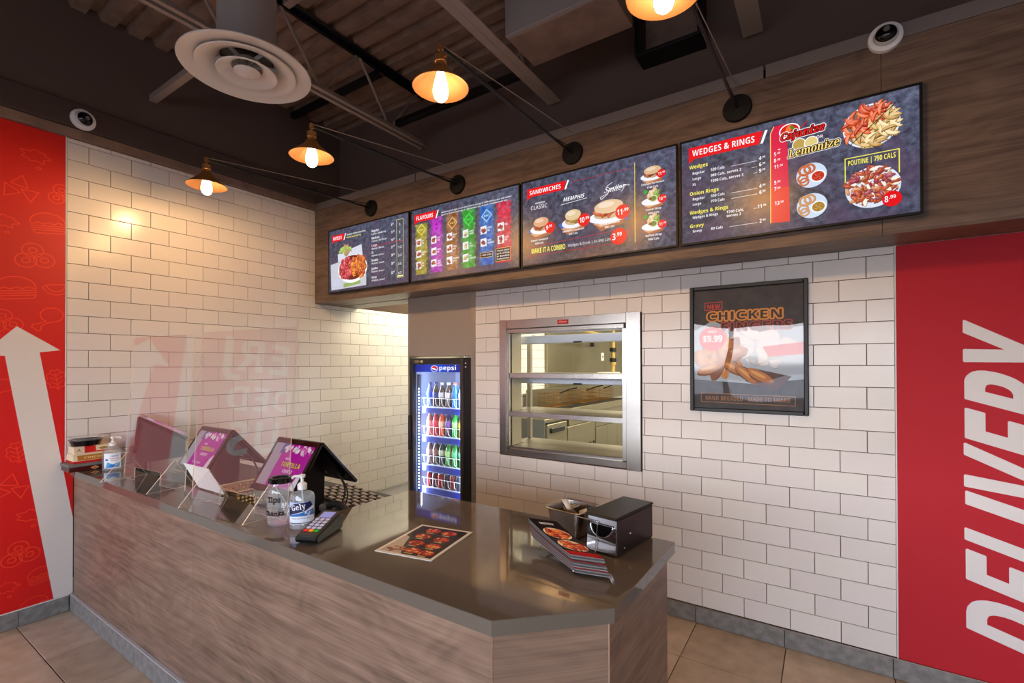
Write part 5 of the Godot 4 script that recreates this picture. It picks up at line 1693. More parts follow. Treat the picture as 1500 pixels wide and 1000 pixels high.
# ------------------------------------------------------------------ lamps, cameras
func lamps() -> void:
	var bulb_m := glow("bulb_glow", Color(1.0, 0.93, 0.84), 4.2, Color.WHITE)
	var k := 0
	for q in [[0.79, 0.671, 1.505], [1.73, 1.615, 1.391], [2.66, 2.647, 1.488], [3.60, 3.562, 1.482]]:
		var which: String = ["farthest left, before the tiled wall", "second from the left wall", "second from the right, by the middle joist", "at the top edge over the wedges menu"][k]
		var t := thing("arm_lamp", "brass cone hanging lamp on long black rod, " + which, "lamp", Vector3(q[0], 2.85, FACE), 0.0, "hanging lamps on rods")
		var c := MB.new()
		c.lathe([Vector2(0.0, 0.02), Vector2(0.066, 0.018), Vector2(0.07, 0.012), Vector2(0.07, 0.0)], 28, Transform3D(Basis(Vector3.RIGHT, PI / 2), Vector3(0, 0, 0.0005)))
		part(t, "wall_plate", c, M["black_steel"])
		var tip := Vector3(q[1] - q[0], 0.0, q[2] - FACE)
		c = MB.new()
		c.tube([Vector3(0, 0, 0.018), tip], 0.0075, 10)
		part(t, "rod", c, M["black_steel"])
		c = MB.new()
		c.tube([tip + Vector3(0, 0.012, 0), Vector3((q[1] - q[0]) * 0.25, 0.13, 0.02)], 0.0024, 6)
		c.tube([Vector3((q[1] - q[0]) * 0.25, 0.13, 0.02), Vector3((q[1] - q[0]) * 0.2, 0.14, 0.002)], 0.0024, 6)
		part(t, "stay_wire", c, M["joist_steel"])
		c = MB.new()
		c.tube([tip, tip * 0.75 + Vector3(0, -0.012, 0), tip * 0.4 + Vector3(0, -0.018, 0), Vector3(0, 0.03, 0.018)], 0.003, 6)
		part(t, "cable", c, M["black_plastic"])
		var at := Transform3D(Basis.IDENTITY, tip)
		c = MB.new()
		c.lathe([Vector2(0.0, 0.016), Vector2(0.012, 0.012), Vector2(0.012, -0.012), Vector2(0.006, -0.016), Vector2(0.006, -0.024), Vector2(0.017, -0.03), Vector2(0.024, -0.034), Vector2(0.024, -0.062), Vector2(0.02, -0.066), Vector2(0.02, -0.082)], 20, at)
		part(t, "socket", c, M["brass"])
		for s in [-1.0, 1.0]:
			c = MB.new()
			c.tube([tip + Vector3(s * 0.022, -0.048, 0), tip + Vector3(s * 0.036, -0.048, 0)], 0.005, 8)
			part(t, "thumb_screw", c, M["brass"])
		c = MB.new()
		c.lathe([Vector2(0.021, -0.078), Vector2(0.03, -0.084), Vector2(0.034, -0.095), Vector2(0.05, -0.112), Vector2(0.115, -0.168), Vector2(0.1165, -0.169), Vector2(0.1145, -0.1705)], 40, at)
		part(t, "shade", c, M["brass"])
		c = MB.new()
		c.lathe([Vector2(0.1144, -0.1705), Vector2(0.049, -0.1145), Vector2(0.032, -0.097), Vector2(0.02, -0.086)], 40, at)
		part(t, "shade_lining", c, M["lamp_lining"])
		c = MB.new()
		c.lathe([Vector2(0.013, -0.085), Vector2(0.014, -0.1), Vector2(0.021, -0.125), Vector2(0.0285, -0.155), Vector2(0.0325, -0.18), Vector2(0.032, -0.196), Vector2(0.026, -0.214), Vector2(0.014, -0.225), Vector2(0.0, -0.228)], 24, at)
		part(t, "bulb", c, bulb_m, "glowing teardrop bulb")
		var l := OmniLight3D.new()
		l.name = "arm_lamp_light"
		l.light_color = Color(1.0, 0.79, 0.54)
		l.light_energy = 0.46
		l.light_size = 0.03
		l.omni_range = 30.0
		l.omni_attenuation = 2.0
		l.shadow_enabled = true
		l.position = Vector3(q[0], 2.85, FACE) + tip + Vector3(0, -0.18, 0)
		add_child(l)
		k += 1
	k = 0
	for q in [[Vector3(4.205, 2.985, FACE), Basis(Vector3.RIGHT, PI / 2)], [Vector3(0.046, 3.09, 1.952), Basis(Vector3.BACK, -PI / 2)]]:
		var t := thing("dome_camera", ["white dome security camera on the top edge of the oak bulkhead", "white dome security camera above the red arrow panel"][k], "camera")
		var at := Transform3D(q[1], q[0])
		var c := MB.new()
		c.lathe([Vector2(0.0, 0.022), Vector2(0.05, 0.024), Vector2(0.062, 0.018), Vector2(0.064, 0.006), Vector2(0.064, 0.0)], 32, at)
		part(t, "base", c, M["white_plastic"])
		c = MB.new()
		var ball := at * Transform3D(Basis(Vector3.RIGHT, -0.2), Vector3(0, 0.018, 0))
		c.lathe([Vector2(0.046, 0.0), Vector2(0.046, 0.008), Vector2(0.04, 0.016)], 28, ball)
		part(t, "ring", c, M["pale_grey"])
		c = MB.new()
		c.lathe([Vector2(0.041, 0.008), Vector2(0.037, 0.026), Vector2(0.026, 0.038), Vector2(0.012, 0.044), Vector2(0.0, 0.045)], 28, ball)
		part(t, "dome", c, M["black_gloss"])
		c = MB.new()
		c.lathe([Vector2(0.012, 0.044), Vector2(0.011, 0.049), Vector2(0.0, 0.049)], 16, ball)
		part(t, "lens", c, M["mid_grey"])
		k += 1


# ------------------------------------------------------------------ menu screens
func screens() -> void:
	var xs := [[0.25, 1.262], [1.277, 2.287], [2.297, 3.307], [3.317, 4.327]]
	var pics := [screen_bites(), screen_flavours(), screen_sandwiches(), screen_wedges()]
	var said := ["wall menu screen showing a bowl of chicken bites and price list", "wall menu screen headed flavours with six coloured bands", "wall menu screen headed sandwiches with buns and wraps", "wall menu screen headed wedges and rings with bowls of fries"]
	for i in 4:
		var a: float = xs[i][0]
		var b: float = xs[i][1]
		var lo := 2.172
		var hi := 2.737
		var t := thing("menu_screen", said[i], "screen", Vector3((a + b) * 0.5, lo, FACE), 0.0, "menu screens on the bulkhead")
		var w := (b - a) * 0.5
		slab(t, "case", Vector3(-w + 0.004, 0.004, 0.001), Vector3(w - 0.004, hi - lo - 0.004, 0.026), M["black_plastic"], 0.002)
		var e := 0.011
		var f := MB.new()
		f.box(Vector3(0, e * 0.5, 0.03), Vector3(w * 2, e, 0.008), 0.0015)
		f.box(Vector3(0, hi - lo - e * 0.5, 0.03), Vector3(w * 2, e, 0.008), 0.0015)
		for s in [-1.0, 1.0]:
			f.box(Vector3(s * (w - e * 0.5), (hi - lo) * 0.5, 0.03), Vector3(e, hi - lo - 2 * e, 0.008), 0.0015)
		part(t, "bezel", f, M["black_plastic"])
		var m := glow("menu_picture_%d" % i, Color.WHITE, 1.12)
		m.roughness = 0.35
		m.emission_texture = pics[i].texture()
		m.emission_operator = BaseMaterial3D.EMISSION_OP_MULTIPLY
		m.texture_repeat = false
		var q := MB.new()
		q.quad(Vector3(-w + e, e, 0.0305), Vector3(w - e, e, 0.0305), Vector3(w - e, hi - lo - e, 0.0305), Vector3(-w + e, hi - lo - e, 0.0305), Vector3.BACK, [Vector2(0, 1), Vector2(1, 1), Vector2(1, 0), Vector2(0, 0)])
		part(t, "display", q, m, "lit menu picture")
		area(Vector3((a + b) * 0.5, (lo + hi) * 0.5, FACE + 0.04), Vector3.BACK, Vector2(w * 2 - 0.03, hi - lo - 0.03), [Color(0.8, 0.78, 0.9), Color(0.8, 0.6, 0.75), Color(0.85, 0.72, 0.72), Color(0.85, 0.72, 0.75)][i], 0.03, "menu_screen_lamp_%d" % i)


# ------------------------------------------------------------------ red wall panels, poster
func wall_panels() -> void:
	# arrow panel on the left wall: z 2.024 .. 2.48
	var cw := 347
	var chh := 2030
	var cv := Canvas.new(cw, chh, Color(0.83, 0.035, 0.03))
	var X := func(z: float) -> float: return (2.48 - z) * 700.0
	var Y := func(y: float) -> float: return (3.0 - y) * 700.0
	var ink := Color(0.93, 0.22, 0.09)
	for q in [[4, 2.161, 2.795, 0.075], [3, 2.226, 2.577, 0.08], [2, 2.038, 2.6, 0.07], [0, 2.103, 2.401, 0.08], [4, 2.292, 2.374, 0.07], [2, 2.166, 2.196, 0.085], [0, 2.241, 1.989, 0.085], [6, 2.065, 2.012, 0.07], [1, 2.107, 1.819, 0.085], [2, 2.293, 1.796, 0.075], [5, 2.064, 1.451, 0.07], [1, 2.305, 1.40, 0.07], [5, 2.233, 1.026, 0.07], [3, 2.263, 0.82, 0.08], [4, 2.177, 0.642, 0.07], [2, 2.223, 0.433, 0.08], [0, 2.129, 0.27, 0.06], [4, 2.276, 0.249, 0.06], [0, 2.158, 0.102, 0.06], [0, 2.42, 2.75, 0.08], [1, 2.41, 2.52, 0.08], [5, 2.42, 2.22, 0.07], [4, 2.4, 1.95, 0.07], [3, 2.42, 1.2, 0.07], [0, 2.41, 0.7, 0.07], [6, 2.4, 0.4, 0.07]]:
		icon(cv, q[0], X.call(q[1]), Y.call(q[2]), q[3] * 700.0, ink, -0.15)
	var P := func(z: float, y: float) -> Vector2: return Vector2(X.call(z), Y.call(y))
	cv.poly([P.call(2.237, 1.766), P.call(2.045, 1.629), P.call(2.139, 1.614), P.call(1.995, 0.646), P.call(1.978, 0.54), P.call(1.978, 0.1), P.call(2.074, 0.1), P.call(2.286, 1.592), P.call(2.39, 1.585)], Color(0.87, 0.84, 0.82))
	var t := thing("arrow_panel", "red wall panel with white arrow and orange food line drawings", "wall graphic", Vector3(0.0015, 0.104, 2.252))
	slab(t, "board", Vector3(0, 0, -0.228), Vector3(0.006, 2.86, 0.228), M["wall_red"], 0.0008)
	slab(t, "lower_board", Vector3(0, 0, -0.267), Vector3(0.006, 0.779, -0.2285), M["wall_red"], 0.0008)
	var am := printed("arrow_print", cv, 0.45)
	var u1 := (2.48 - 2.024) * 700.0 / 347.0
	var vy := func(y: float) -> float: return (3.0 - 0.104 - y) * 700.0 / 2030.0
	var q := MB.new()
	q.quad(Vector3(0.0066, 0, 0.228), Vector3(0.0066, 0, -0.228), Vector3(0.0066, 2.86, -0.228), Vector3(0.0066, 2.86, 0.228), Vector3.RIGHT, [Vector2(0, vy.call(0.0)), Vector2(u1, vy.call(0.0)), Vector2(u1, vy.call(2.86)), Vector2(0, vy.call(2.86))])
	q.quad(Vector3(0.0066, 0, -0.228), Vector3(0.0066, 0, -0.267), Vector3(0.0066, 0.779, -0.267), Vector3(0.0066, 0.779, -0.228), Vector3.RIGHT, [Vector2(u1, vy.call(0.0)), Vector2(1, vy.call(0.0)), Vector2(1, vy.call(0.779)), Vector2(u1, vy.call(0.779))])
	part(t, "print", q, am)
	# the next panel along, out of the frame: it shows in the acrylic shields
	cv = Canvas.new(768, 1400, Color(0.80, 0.03, 0.05))
	for r in [["ERJ", 656.0, 495.0, 682.0], ["DED", 593.0, 475.0, 917.0], ["US", 565.0, 384.0, 1176.0]]:
		letters(cv, r[0], Vector2(r[1] - r[2], r[3]), 190 if r[0] != "DED" else 145, Color(0.87, 0.84, 0.82), {"fit": r[2]})
	for i in 26:
		cv.oval(200 + i * 16, 735, 5, 5, Color(0.87, 0.84, 0.82))
	t = thing("slogan_panel", "red wall panel with big white letters left of the arrow panel", "wall graphic", Vector3(0.0005, 0.6, 3.23))
	slab(t, "board", Vector3(0, 0, -0.55), Vector3(0.006, 2.0, 0.55), M["wall_red"], 0.0008)
	q = MB.new()
	q.quad(Vector3(0.0066, 0, 0.55), Vector3(0.0066, 0, -0.55), Vector3(0.0066, 2.0, -0.55), Vector3(0.0066, 2.0, 0.55), Vector3.RIGHT, [Vector2(0, 1), Vector2(1, 1), Vector2(1, 0), Vector2(0, 0)])
	part(t, "print", q, printed("slogan_print", cv, 0.45))
	# delivery panel on the back wall: x 4.262 .. 5.4
	cv = Canvas.new(1024, 1800, Color(0.72, 0.025, 0.12))
	var px := 1024.0 / 1.138
	var white := Color(0.88, 0.86, 0.85)
	var total := 1.478 * px
	# letters read upwards: base line runs up the wall, tops face left
	letters(cv, "DELIVERY", Vector2((4.508 - 4.262 + 0.36) * px, (BED - 0.185) * px), 0.36 * px, white, {"turn": -PI / 2, "fit": 1.425 * px, "shear": 0.32, "stroke": 4.0, "ink": white})
	t = thing("delivery_panel", "crimson wall panel reading delivery in tall white sideways letters", "wall graphic", Vector3(4.831, 0.104, 0.0005))
	slab(t, "board", Vector3(-0.568, 0, 0), Vector3(0.568, BED - 0.106, 0.008), M["wall_red"], 0.0008)
	q = MB.new()
	q.quad(Vector3(-0.568, 0, 0.0086), Vector3(0.568, 0, 0.0086), Vector3(0.568, BED - 0.106, 0.0086), Vector3(-0.568, BED - 0.106, 0.0086), Vector3.BACK, [Vector2(0, 2.001 * px / 1800.0), Vector2(1, 2.001 * px / 1800.0), Vector2(1, 0), Vector2(0, 0)])
	part(t, "print", q, printed("delivery_print", cv, 0.7))
	# framed poster
	t = thing("framed_poster", "black framed chicken poster under reflecting glass on tiled wall", "poster", Vector3(3.601, 1.257, 0.009))
	var f := 0.022
	var hw := 0.299
	var hh := 0.727
	for s in [-1.0, 1.0]:
		slab(t, "frame", Vector3(s * (hw - f * 0.5) - f * 0.5, 0, 0.0), Vector3(s * (hw - f * 0.5) + f * 0.5, hh, 0.026), M["black_plastic"], 0.004)
	slab(t, "frame", Vector3(-hw + f, 0, 0), Vector3(hw - f, f, 0.026), M["black_plastic"], 0.004)
	slab(t, "frame", Vector3(-hw + f, hh - f, 0), Vector3(hw - f, hh, 0.026), M["black_plastic"], 0.004)
	slab(t, "backing", Vector3(-hw + f, f, 0.0), Vector3(hw - f, hh - f, 0.008), M["paper"])
	q = MB.new()
	q.quad(Vector3(-hw + f, f, 0.0086), Vector3(hw - f, f, 0.0086), Vector3(hw - f, hh - f, 0.0086), Vector3(-hw + f, hh - f, 0.0086), Vector3.BACK, [Vector2(0, 1), Vector2(1, 1), Vector2(1, 0), Vector2(0, 0)])
	part(t, "print", q, printed("poster_print_sheet", poster_print(), 0.6))
	var g := MB.new()                                        # the sheet of acrylic is not quite flat
	g.patch(12, 12, func(u: float, v: float) -> Vector3: return Vector3(lerpf(-hw + f, hw - f, u), lerpf(f, hh - f, v), 0.017 + 0.0006 * sin(u * 7.0 + v * 3.0) * sin(v * 9.0 - u * 2.0)), Vector3.BACK)
	part(t, "glazing", g, M["acrylic"])


# ------------------------------------------------------------------ things standing on the counter
func terminal(label: String, at: Vector3, turn: float, high: float, lit: Canvas, w := 0.185, cz := 0.155, sz := -0.21, sy := 0.225) -> void:
	var t := thing("order_terminal", label, "terminal", at, turn, "two-sided order terminals")
	var m_frame: Material = M["black_gloss"]
	for side in 2:
		var low := Vector3(0, high - (0.236 if side == 0 else sy), cz if side == 0 else sz)
		var top := Vector3(0, high, 0.006 if side == 0 else -0.006)
		var d := low - top
		var len := d.length()
		var yv := -d.normalized()
		var zv := Vector3.RIGHT.cross(yv).normalized()
		if (zv.z > 0) != (side == 0):
			zv = -zv
		var xv := yv.cross(zv).normalized()
		var bs := Basis(xv, yv, zv)
		var mid := (top + low) * 0.5
		var p := Node3D.new()
		p.name = "customer_display" if side == 0 else "staff_display"
		t.add_child(p)
		var b := MB.new()
		b.box(mid - zv * 0.009, Vector3(w * 2, len, 0.018), 0.004, bs)
		part(p, "housing", b, m_frame)
		b = MB.new()
		b.box(mid - zv * 0.024, Vector3(w * 1.6, len * 0.62, 0.014), 0.004, bs)
		part(p, "rear_cover", b, M["black_plastic"])
		var q := MB.new()
		var hx := xv * (w - 0.026)
		var hy := yv * (len * 0.5 - 0.03)
		var o := mid + zv * 0.0006
		q.quad(o - hx - hy, o + hx - hy, o + hx + hy, o - hx + hy, zv, [Vector2(0, 1), Vector2(1, 1), Vector2(1, 0), Vector2(0, 0)])
		var gm: StandardMaterial3D = M["pos_picture"] if M.has("pos_picture") else glow("pos_picture", Color.WHITE, 0.62)
		gm.roughness = 0.15
		gm.emission_texture = gm.emission_texture if gm.emission_texture else lit.texture()
		gm.emission_operator = BaseMaterial3D.EMISSION_OP_MULTIPLY
		part(p, "screen", q, gm)
		if side == 1:
			for i in 2:
				b = MB.new()
				b.box(mid - zv * 0.032 + xv * (0.03 - 0.05 * i) - yv * 0.07, Vector3(0.026, 0.012, 0.006), 0.001, bs)
				part(p, "port", b, M["pale_grey"])
	var b := MB.new()
	if sy < 0.2:                                           # the sideways one has a deep closed body
		b.prism(PackedVector2Array([Vector2(-0.03, 0.0), Vector2(0.03, 0.0), Vector2(0.01, high - 0.03), Vector2(-0.02, high - 0.03), Vector2(-0.25, high - 0.18), Vector2(-0.25, high - 0.29), Vector2(-0.03, high - 0.31)]), 0.12, Transform3D(Basis(Vector3.UP, -PI / 2), Vector3(0.06, 0.0, 0.0)), 0.004)
	else:
		b.prism(PackedVector2Array([Vector2(-0.09, 0.0), Vector2(0.09, 0.0), Vector2(0.075, high - 0.14), Vector2(0.02, high - 0.05), Vector2(-0.02, high - 0.05), Vector2(-0.10, high - 0.17)]), 0.12, Transform3D(Basis(Vector3.UP, -PI / 2), Vector3(0.06, 0.0, 0.0)), 0.006)
	part(t, "stand", b, M["black_plastic"])
	b = MB.new()
	b.box(Vector3(0, 0.014, 0.0), Vector3(w * 1.35, 0.028, 0.17 if sy > 0.2 else 0.1), 0.006)
	part(t, "foot", b, M["black_plastic"])
	for i in (2 if sy > 0.2 else 0):
		b = MB.new()
		var cp := []
		for k in 12:
			var a := k / 11.0
			cp.append(Vector3(0.10 + 0.06 * i + 0.03 * sin(a * PI), (high - 0.2) * (1.0 - a) + 0.02, -0.14 - 0.03 * sin(a * PI) + 0.03 * i))
		b.tube(cp, 0.0035, 6)
		part(t, "cable", b, M["black_plastic"])


func shield(label: String, at: Vector3, turn: float, w: float, feet: Array, cuts: Array) -> void:
	var t := thing("acrylic_shield", label, "shield", at, turn)
	var lean := Basis(Vector3.RIGHT, deg_to_rad(-3.6))
	var h := 0.812
	var th := 0.005
	var out := [Vector2(0, 0)]
	for c in cuts:                                         # openings for passing things through, at the foot
		out.append_array([Vector2(c[0], 0), Vector2(c[0], c[2]), Vector2(c[1], c[2]), Vector2(c[1], 0)])
	out.append_array([Vector2(w, 0), Vector2(w, h), Vector2(0, h)])
	var tf := Transform3D(lean, Vector3.ZERO)
	var b := MB.new()
	var tris := Geometry2D.triangulate_polygon(PackedVector2Array(out))
	for z in [0.0, th]:
		var nn := lean * Vector3(0, 0, 1.0 if z > 0 else -1.0)
		for i in range(0, tris.size(), 3):
			var v := []
			for k in 3:
				var p: Vector2 = out[tris[i + k]]
				v.append(tf * Vector3(p.x, p.y, z))
			b.tri(v[0], v[1], v[2], nn, nn, nn)
	part(t, "sheet", b, M["acrylic"])
	b = MB.new()
	for i in out.size():
		var p: Vector2 = out[i]
		var q: Vector2 = out[(i + 1) % out.size()]
		b.quad(tf * Vector3(p.x, p.y, 0.0004), tf * Vector3(q.x, q.y, 0.0004), tf * Vector3(q.x, q.y, th - 0.0004), tf * Vector3(p.x, p.y, th - 0.0004), lean * Vector3(q.y - p.y, p.x - q.x, 0))
	part(t, "polished_edge", b, M["acrylic_edge"])
	for x in feet:
		var poly := [Vector3(x, 0, 0.125), Vector3(x, 0, -0.1), Vector3(x, 0.15, -0.004)]
		var f := Node3D.new()
		f.name = "foot"
		t.add_child(f, true)
		b = MB.new()
		for s in [-0.0025, 0.0025]:
			b.tri(poly[0] + Vector3(s, 0, 0), poly[1] + Vector3(s, 0, 0), poly[2] + Vector3(s, 0, 0), Vector3(signf(s), 0, 0), Vector3(signf(s), 0, 0), Vector3(signf(s), 0, 0))
		part(f, "gusset", b, M["acrylic"])
		b = MB.new()
		for i in 3:
			var p: Vector3 = poly[i]
			var q: Vector3 = poly[(i + 1) % 3]
			var mid := (poly[0] + poly[1] + poly[2]) / 3.0 as Vector3
			b.quad(p + Vector3(0.0026, 0, 0), q + Vector3(0.0026, 0, 0), q - Vector3(0.0026, 0, 0), p - Vector3(0.0026, 0, 0), (p + q) * 0.5 - mid)
		part(f, "gusset_edge", b, M["acrylic_edge"])


func flat_print(parent: Node3D, called: String, cv: Canvas, a: Vector3, b: Vector3, c: Vector3, d: Vector3, out: Vector3, rough := 0.4) -> void:
	var q := MB.new()                                      # a lower left, b lower right, c upper right, d upper left
	q.quad(a, b, c, d, out, [Vector2(0, 1), Vector2(1, 1), Vector2(1, 0), Vector2(0, 0)])
	part(parent, called, q, printed(called + str(M.size()), cv, rough))


func oval_lathe(b: MB, pr: Array, flat: float, seg := 28) -> void:
	b.lathe(pr, seg, Transform3D(Basis(Vector3(1, 0, 0), Vector3(0, 1, 0), Vector3(0, 0, flat)), Vector3.ZERO))


func things_on_counter() -> void:
	var b: MB
	var t: Node3D
	var cv: Canvas
	# takeout boxes by the left wall
	t = thing("takeout_tray", "dark maroon tray box with grey lid at the counter's left end", "tray", Vector3(0.09, TOP, 1.925))
	slab(t, "box", Vector3(-0.074, 0.001, -0.12), Vector3(0.074, 0.036, 0.118), mat("maroon", Color(0.27, 0.03, 0.04), 0.35), 0.002)
	slab(t, "lid", Vector3(-0.078, 0.03, -0.124), Vector3(0.078, 0.048, 0.122), M["mid_grey"], 0.002)
	cv = Canvas.new(128, 96, Color(0.27, 0.03, 0.04))
	cv.poly([Vector2(64, 8), Vector2(118, 48), Vector2(64, 88), Vector2(10, 48)], Color(0.86, 0.72, 0.45))
	cv.poly([Vector2(64, 22), Vector2(100, 48), Vector2(64, 74), Vector2(28, 48)], Color(0.75, 0.3, 0.15))
	flat_print(t, "box_emblem", cv, Vector3(0.0746, 0.003, 0.02), Vector3(0.0746, 0.003, -0.03), Vector3(0.0746, 0.029, -0.03), Vector3(0.0746, 0.029, 0.02), Vector3.RIGHT)
	var cream := mat("carton_cream", Color(0.88, 0.80, 0.68), 0.6)
	t = thing("takeout_carton", "cream and gold takeout carton on the maroon tray box", "carton", Vector3(0.085, TOP + 0.0485, 1.915))
	b = MB.new()
	b.prism(PackedVector2Array([Vector2(-0.072, 0.0), Vector2(0.072, 0.0), Vector2(0.056, 0.055), Vector2(-0.056, 0.055)]), 0.21, Transform3D(Basis.IDENTITY, Vector3(0, 0, -0.105)), 0.002)
	part(t, "box", b, cream)
	slab(t, "base_band", Vector3(-0.0735, 0.0005, -0.106), Vector3(0.0735, 0.014, 0.107), mat("carton_red", Color(0.72, 0.04, 0.05), 0.5), 0.001)
	cv = Canvas.new(256, 80, Color(0.66, 0.42, 0.1))
	letters(cv, "CHICKEN", Vector2(128, 54), 26, Color(0.93, 0.84, 0.6), {"mid": true, "fit": 170.0})
	flat_print(t, "gold_label", cv, Vector3(0.0712, 0.017, 0.085), Vector3(0.0712, 0.017, -0.09), Vector3(0.0606, 0.047, -0.09), Vector3(0.0606, 0.047, 0.085), Vector3(1, 0.3, 0))
	t = thing("takeout_carton", "smaller red and cream carton under the black bowl", "carton", Vector3(0.088, TOP + 0.104, 1.925))
	b = MB.new()
	b.prism(PackedVector2Array([Vector2(-0.062, 0.0), Vector2(0.062, 0.0), Vector2(0.052, 0.045), Vector2(-0.052, 0.045)]), 0.18, Transform3D(Basis.IDENTITY, Vector3(0, 0, -0.09)), 0.002)
	part(t, "box", b, cream)
	cv = Canvas.new(256, 80, Color(0.88, 0.80, 0.68))
	cv.rect(70, 0, 80, 66, Color(0.82, 0.03, 0.04))
	cv.rect(70, 58, 186, 14, Color(0.82, 0.03, 0.04))
	cv.oval(205, 34, 34, 14, Color(0.55, 0.5, 0.3))
	letters(cv, "A", Vector2(14, 50), 30, Color(0.6, 0.2, 0.14), {"font": "serifbold"})
	flat_print(t, "side_print", cv, Vector3(0.0624, 0.001, 0.088), Vector3(0.0624, 0.001, -0.088), Vector3(0.053, 0.044, -0.088), Vector3(0.053, 0.044, 0.088), Vector3(1, 0.3, 0))
	t = thing("takeout_bowl", "round black takeout bowl with clear lid topping the cartons", "bowl", Vector3(0.093, TOP + 0.1495, 1.945))
	b = MB.new()
	b.lathe([Vector2(0.0, 0.0), Vector2(0.06, 0.0), Vector2(0.068, 0.004), Vector2(0.08, 0.034), Vector2(0.084, 0.036), Vector2(0.084, 0.039), Vector2(0.078, 0.037), Vector2(0.065, 0.006), Vector2(0.0, 0.004)], 32)
	part(t, "bowl", b, M["black_gloss"])
	b = MB.new()
	b.lathe([Vector2(0.088, 0.036), Vector2(0.089, 0.043), Vector2(0.08, 0.047), Vector2(0.076, 0.057), Vector2(0.07, 0.06), Vector2(0.0, 0.061)], 32)
	part(t, "lid", b, M["clear_plastic"])
	t = thing("plastic_cup", "small clear plastic cup beside the stacked cartons", "cup", Vector3(0.085, TOP + 0.0486, 1.78))
	t.position.y = TOP
	b = MB.new()
	b.lathe([Vector2(0.0, 0.001), Vector2(0.027, 0.001), Vector2(0.034, 0.085), Vector2(0.038, 0.088), Vector2(0.034, 0.09), Vector2(0.03, 0.08), Vector2(0.024, 0.004), Vector2(0.0, 0.004)], 20)
	t.position = Vector3(0.2, TOP, 1.80)
	t.position = Vector3(0.115, TOP, 1.82 - 0.06)
	part(t, "cup", b, mat("frosted_plastic", Color(0.78, 0.74, 0.7), 0.4))
	t.position = Vector3(0.06, TOP + 0.001, 1.7595)
	t.position = Vector3(0.205, TOP, 1.812)
	t.set_meta("label", "frosted plastic cup behind the small hand sanitizer bottle")
	# hand sanitizer, small
	t = thing("sanitizer_bottle", "small clear sanitizer pump bottle with blue and white label", "bottle", Vector3(0.26, TOP, 1.86), 1.2)
	b = MB.new()
	oval_lathe(b, [Vector2(0.0, 0.001), Vector2(0.047, 0.001), Vector2(0.051, 0.006), Vector2(0.051, 0.1), Vector2(0.045, 0.122), Vector2(0.025, 0.138), Vector2(0.018, 0.142), Vector2(0.018, 0.152)], 0.62)
	part(t, "bottle", b, M["gel"])
	cv = Canvas.new(256, 256, Color(0.9, 0.92, 0.95))
	cv.poly([Vector2(30, 235), Vector2(60, 150), Vector2(140, 190), Vector2(235, 150), Vector2(240, 245), Vector2(30, 245)], Color(0.2, 0.6, 0.85))
	cv.poly([Vector2(60, 240), Vector2(110, 190), Vector2(200, 215), Vector2(180, 245)], Color(0.1, 0.4, 0.75))
	cv.oval(48, 110, 26, 18, Color(0.15, 0.4, 0.7))
	letters(cv, "HAND", Vector2(160, 62), 28, Color(0.2, 0.35, 0.65), {"mid": true})
	letters(cv, "SANITIZER", Vector2(160, 100), 20, Color(0.75, 0.3, 0.35), {"mid": true})
	letters(cv, "advanced", Vector2(160, 130), 16, Color(0.4, 0.45, 0.6), {"mid": true})
	var q := MB.new()
	q.patch(12, 1, func(u: float, v: float) -> Vector3:
		var a := lerpf(2.45, 0.69, u)
		return Vector3(cos(a) * 0.0516, lerpf(0.106, 0.014, v), sin(a) * 0.0516 * 0.62), Vector3(0, 0, 1))
	part(t, "label", q, printed("sanitizer_label", cv, 0.35))
	b = MB.new()
	b.lathe([Vector2(0.019, 0.15), Vector2(0.0195, 0.168), Vector2(0.012, 0.172), Vector2(0.009, 0.176), Vector2(0.006, 0.178), Vector2(0.006, 0.192), Vector2(0.012, 0.195), Vector2(0.012, 0.206), Vector2(0.0, 0.209)], 18)
	b.tube([Vector3(0, 0.201, 0), Vector3(0.03, 0.2, 0), Vector3(0.038, 0.194, 0)], 0.005, 8)
	part(t, "pump", b, M["white_plastic"])
	# shields
	shield("clear acrylic counter shield nearest the left wall", Vector3(0.575, TOP + 0.0005, 1.90), deg_to_rad(4.6), 0.645, [0.03, 0.535], [[0.12, 0.40, 0.07]])
	shield("clear acrylic counter shield beside the sanitizer pump bottle", Vector3(1.385, TOP + 0.0005, 1.885), deg_to_rad(4.3), 0.72, [0.125, 0.61], [[0.235, 0.50, 0.07]])
	# order terminals on the lower work surface
	cv = Canvas.new(512, 360, Color(0.72, 0.02, 0.62))
	cv.rect(0, 0, 130, 360, Color(0.66, 0.62, 0.68))
	cv.poly([Vector2(110, 0), Vector2(215, 0), Vector2(180, 70), Vector2(100, 90)], Color(0.2, 0.36, 0.62))
	heap(cv, 330, 40, 190, 26, [Color(0.9, 0.75, 0.85), Color(0.85, 0.3, 0.7), Color(0.95, 0.9, 0.9)], 26, 14, 4, 1.6)
	cv.poly([Vector2(470, 250), Vector2(512, 210), Vector2(512, 360), Vector2(440, 360)], Color(0.9, 0.85, 0.9))
	letters(cv, "TORTILLA", Vector2(325, 190), 38, Color(0.98, 0.85, 0.45), {"mid": true, "fit": 250.0, "stroke": 4.0, "ink": Color(0.35, 0.1, 0.1)})
	letters(cv, "NEW", Vector2(250, 135), 20, Color(0.98, 0.9, 0.95), {"mid": true})
	letters(cv, "CHEESY", Vector2(320, 238), 26, Color(0.97, 0.92, 0.96), {"mid": true})
	letters(cv, "TRY IT NOW", Vector2(270, 320), 20, Color(0.97, 0.85, 0.95), {"mid": true})
	terminal("black tent-shaped order terminal with pink screen behind the glass jar", Vector3(1.755, 0.7525, 1.55), 0.0, 0.406, cv)
	terminal("black tent-shaped order terminal in the middle behind the acrylic shields", Vector3(0.915, 0.7525, 1.55), 0.0, 0.406, cv)
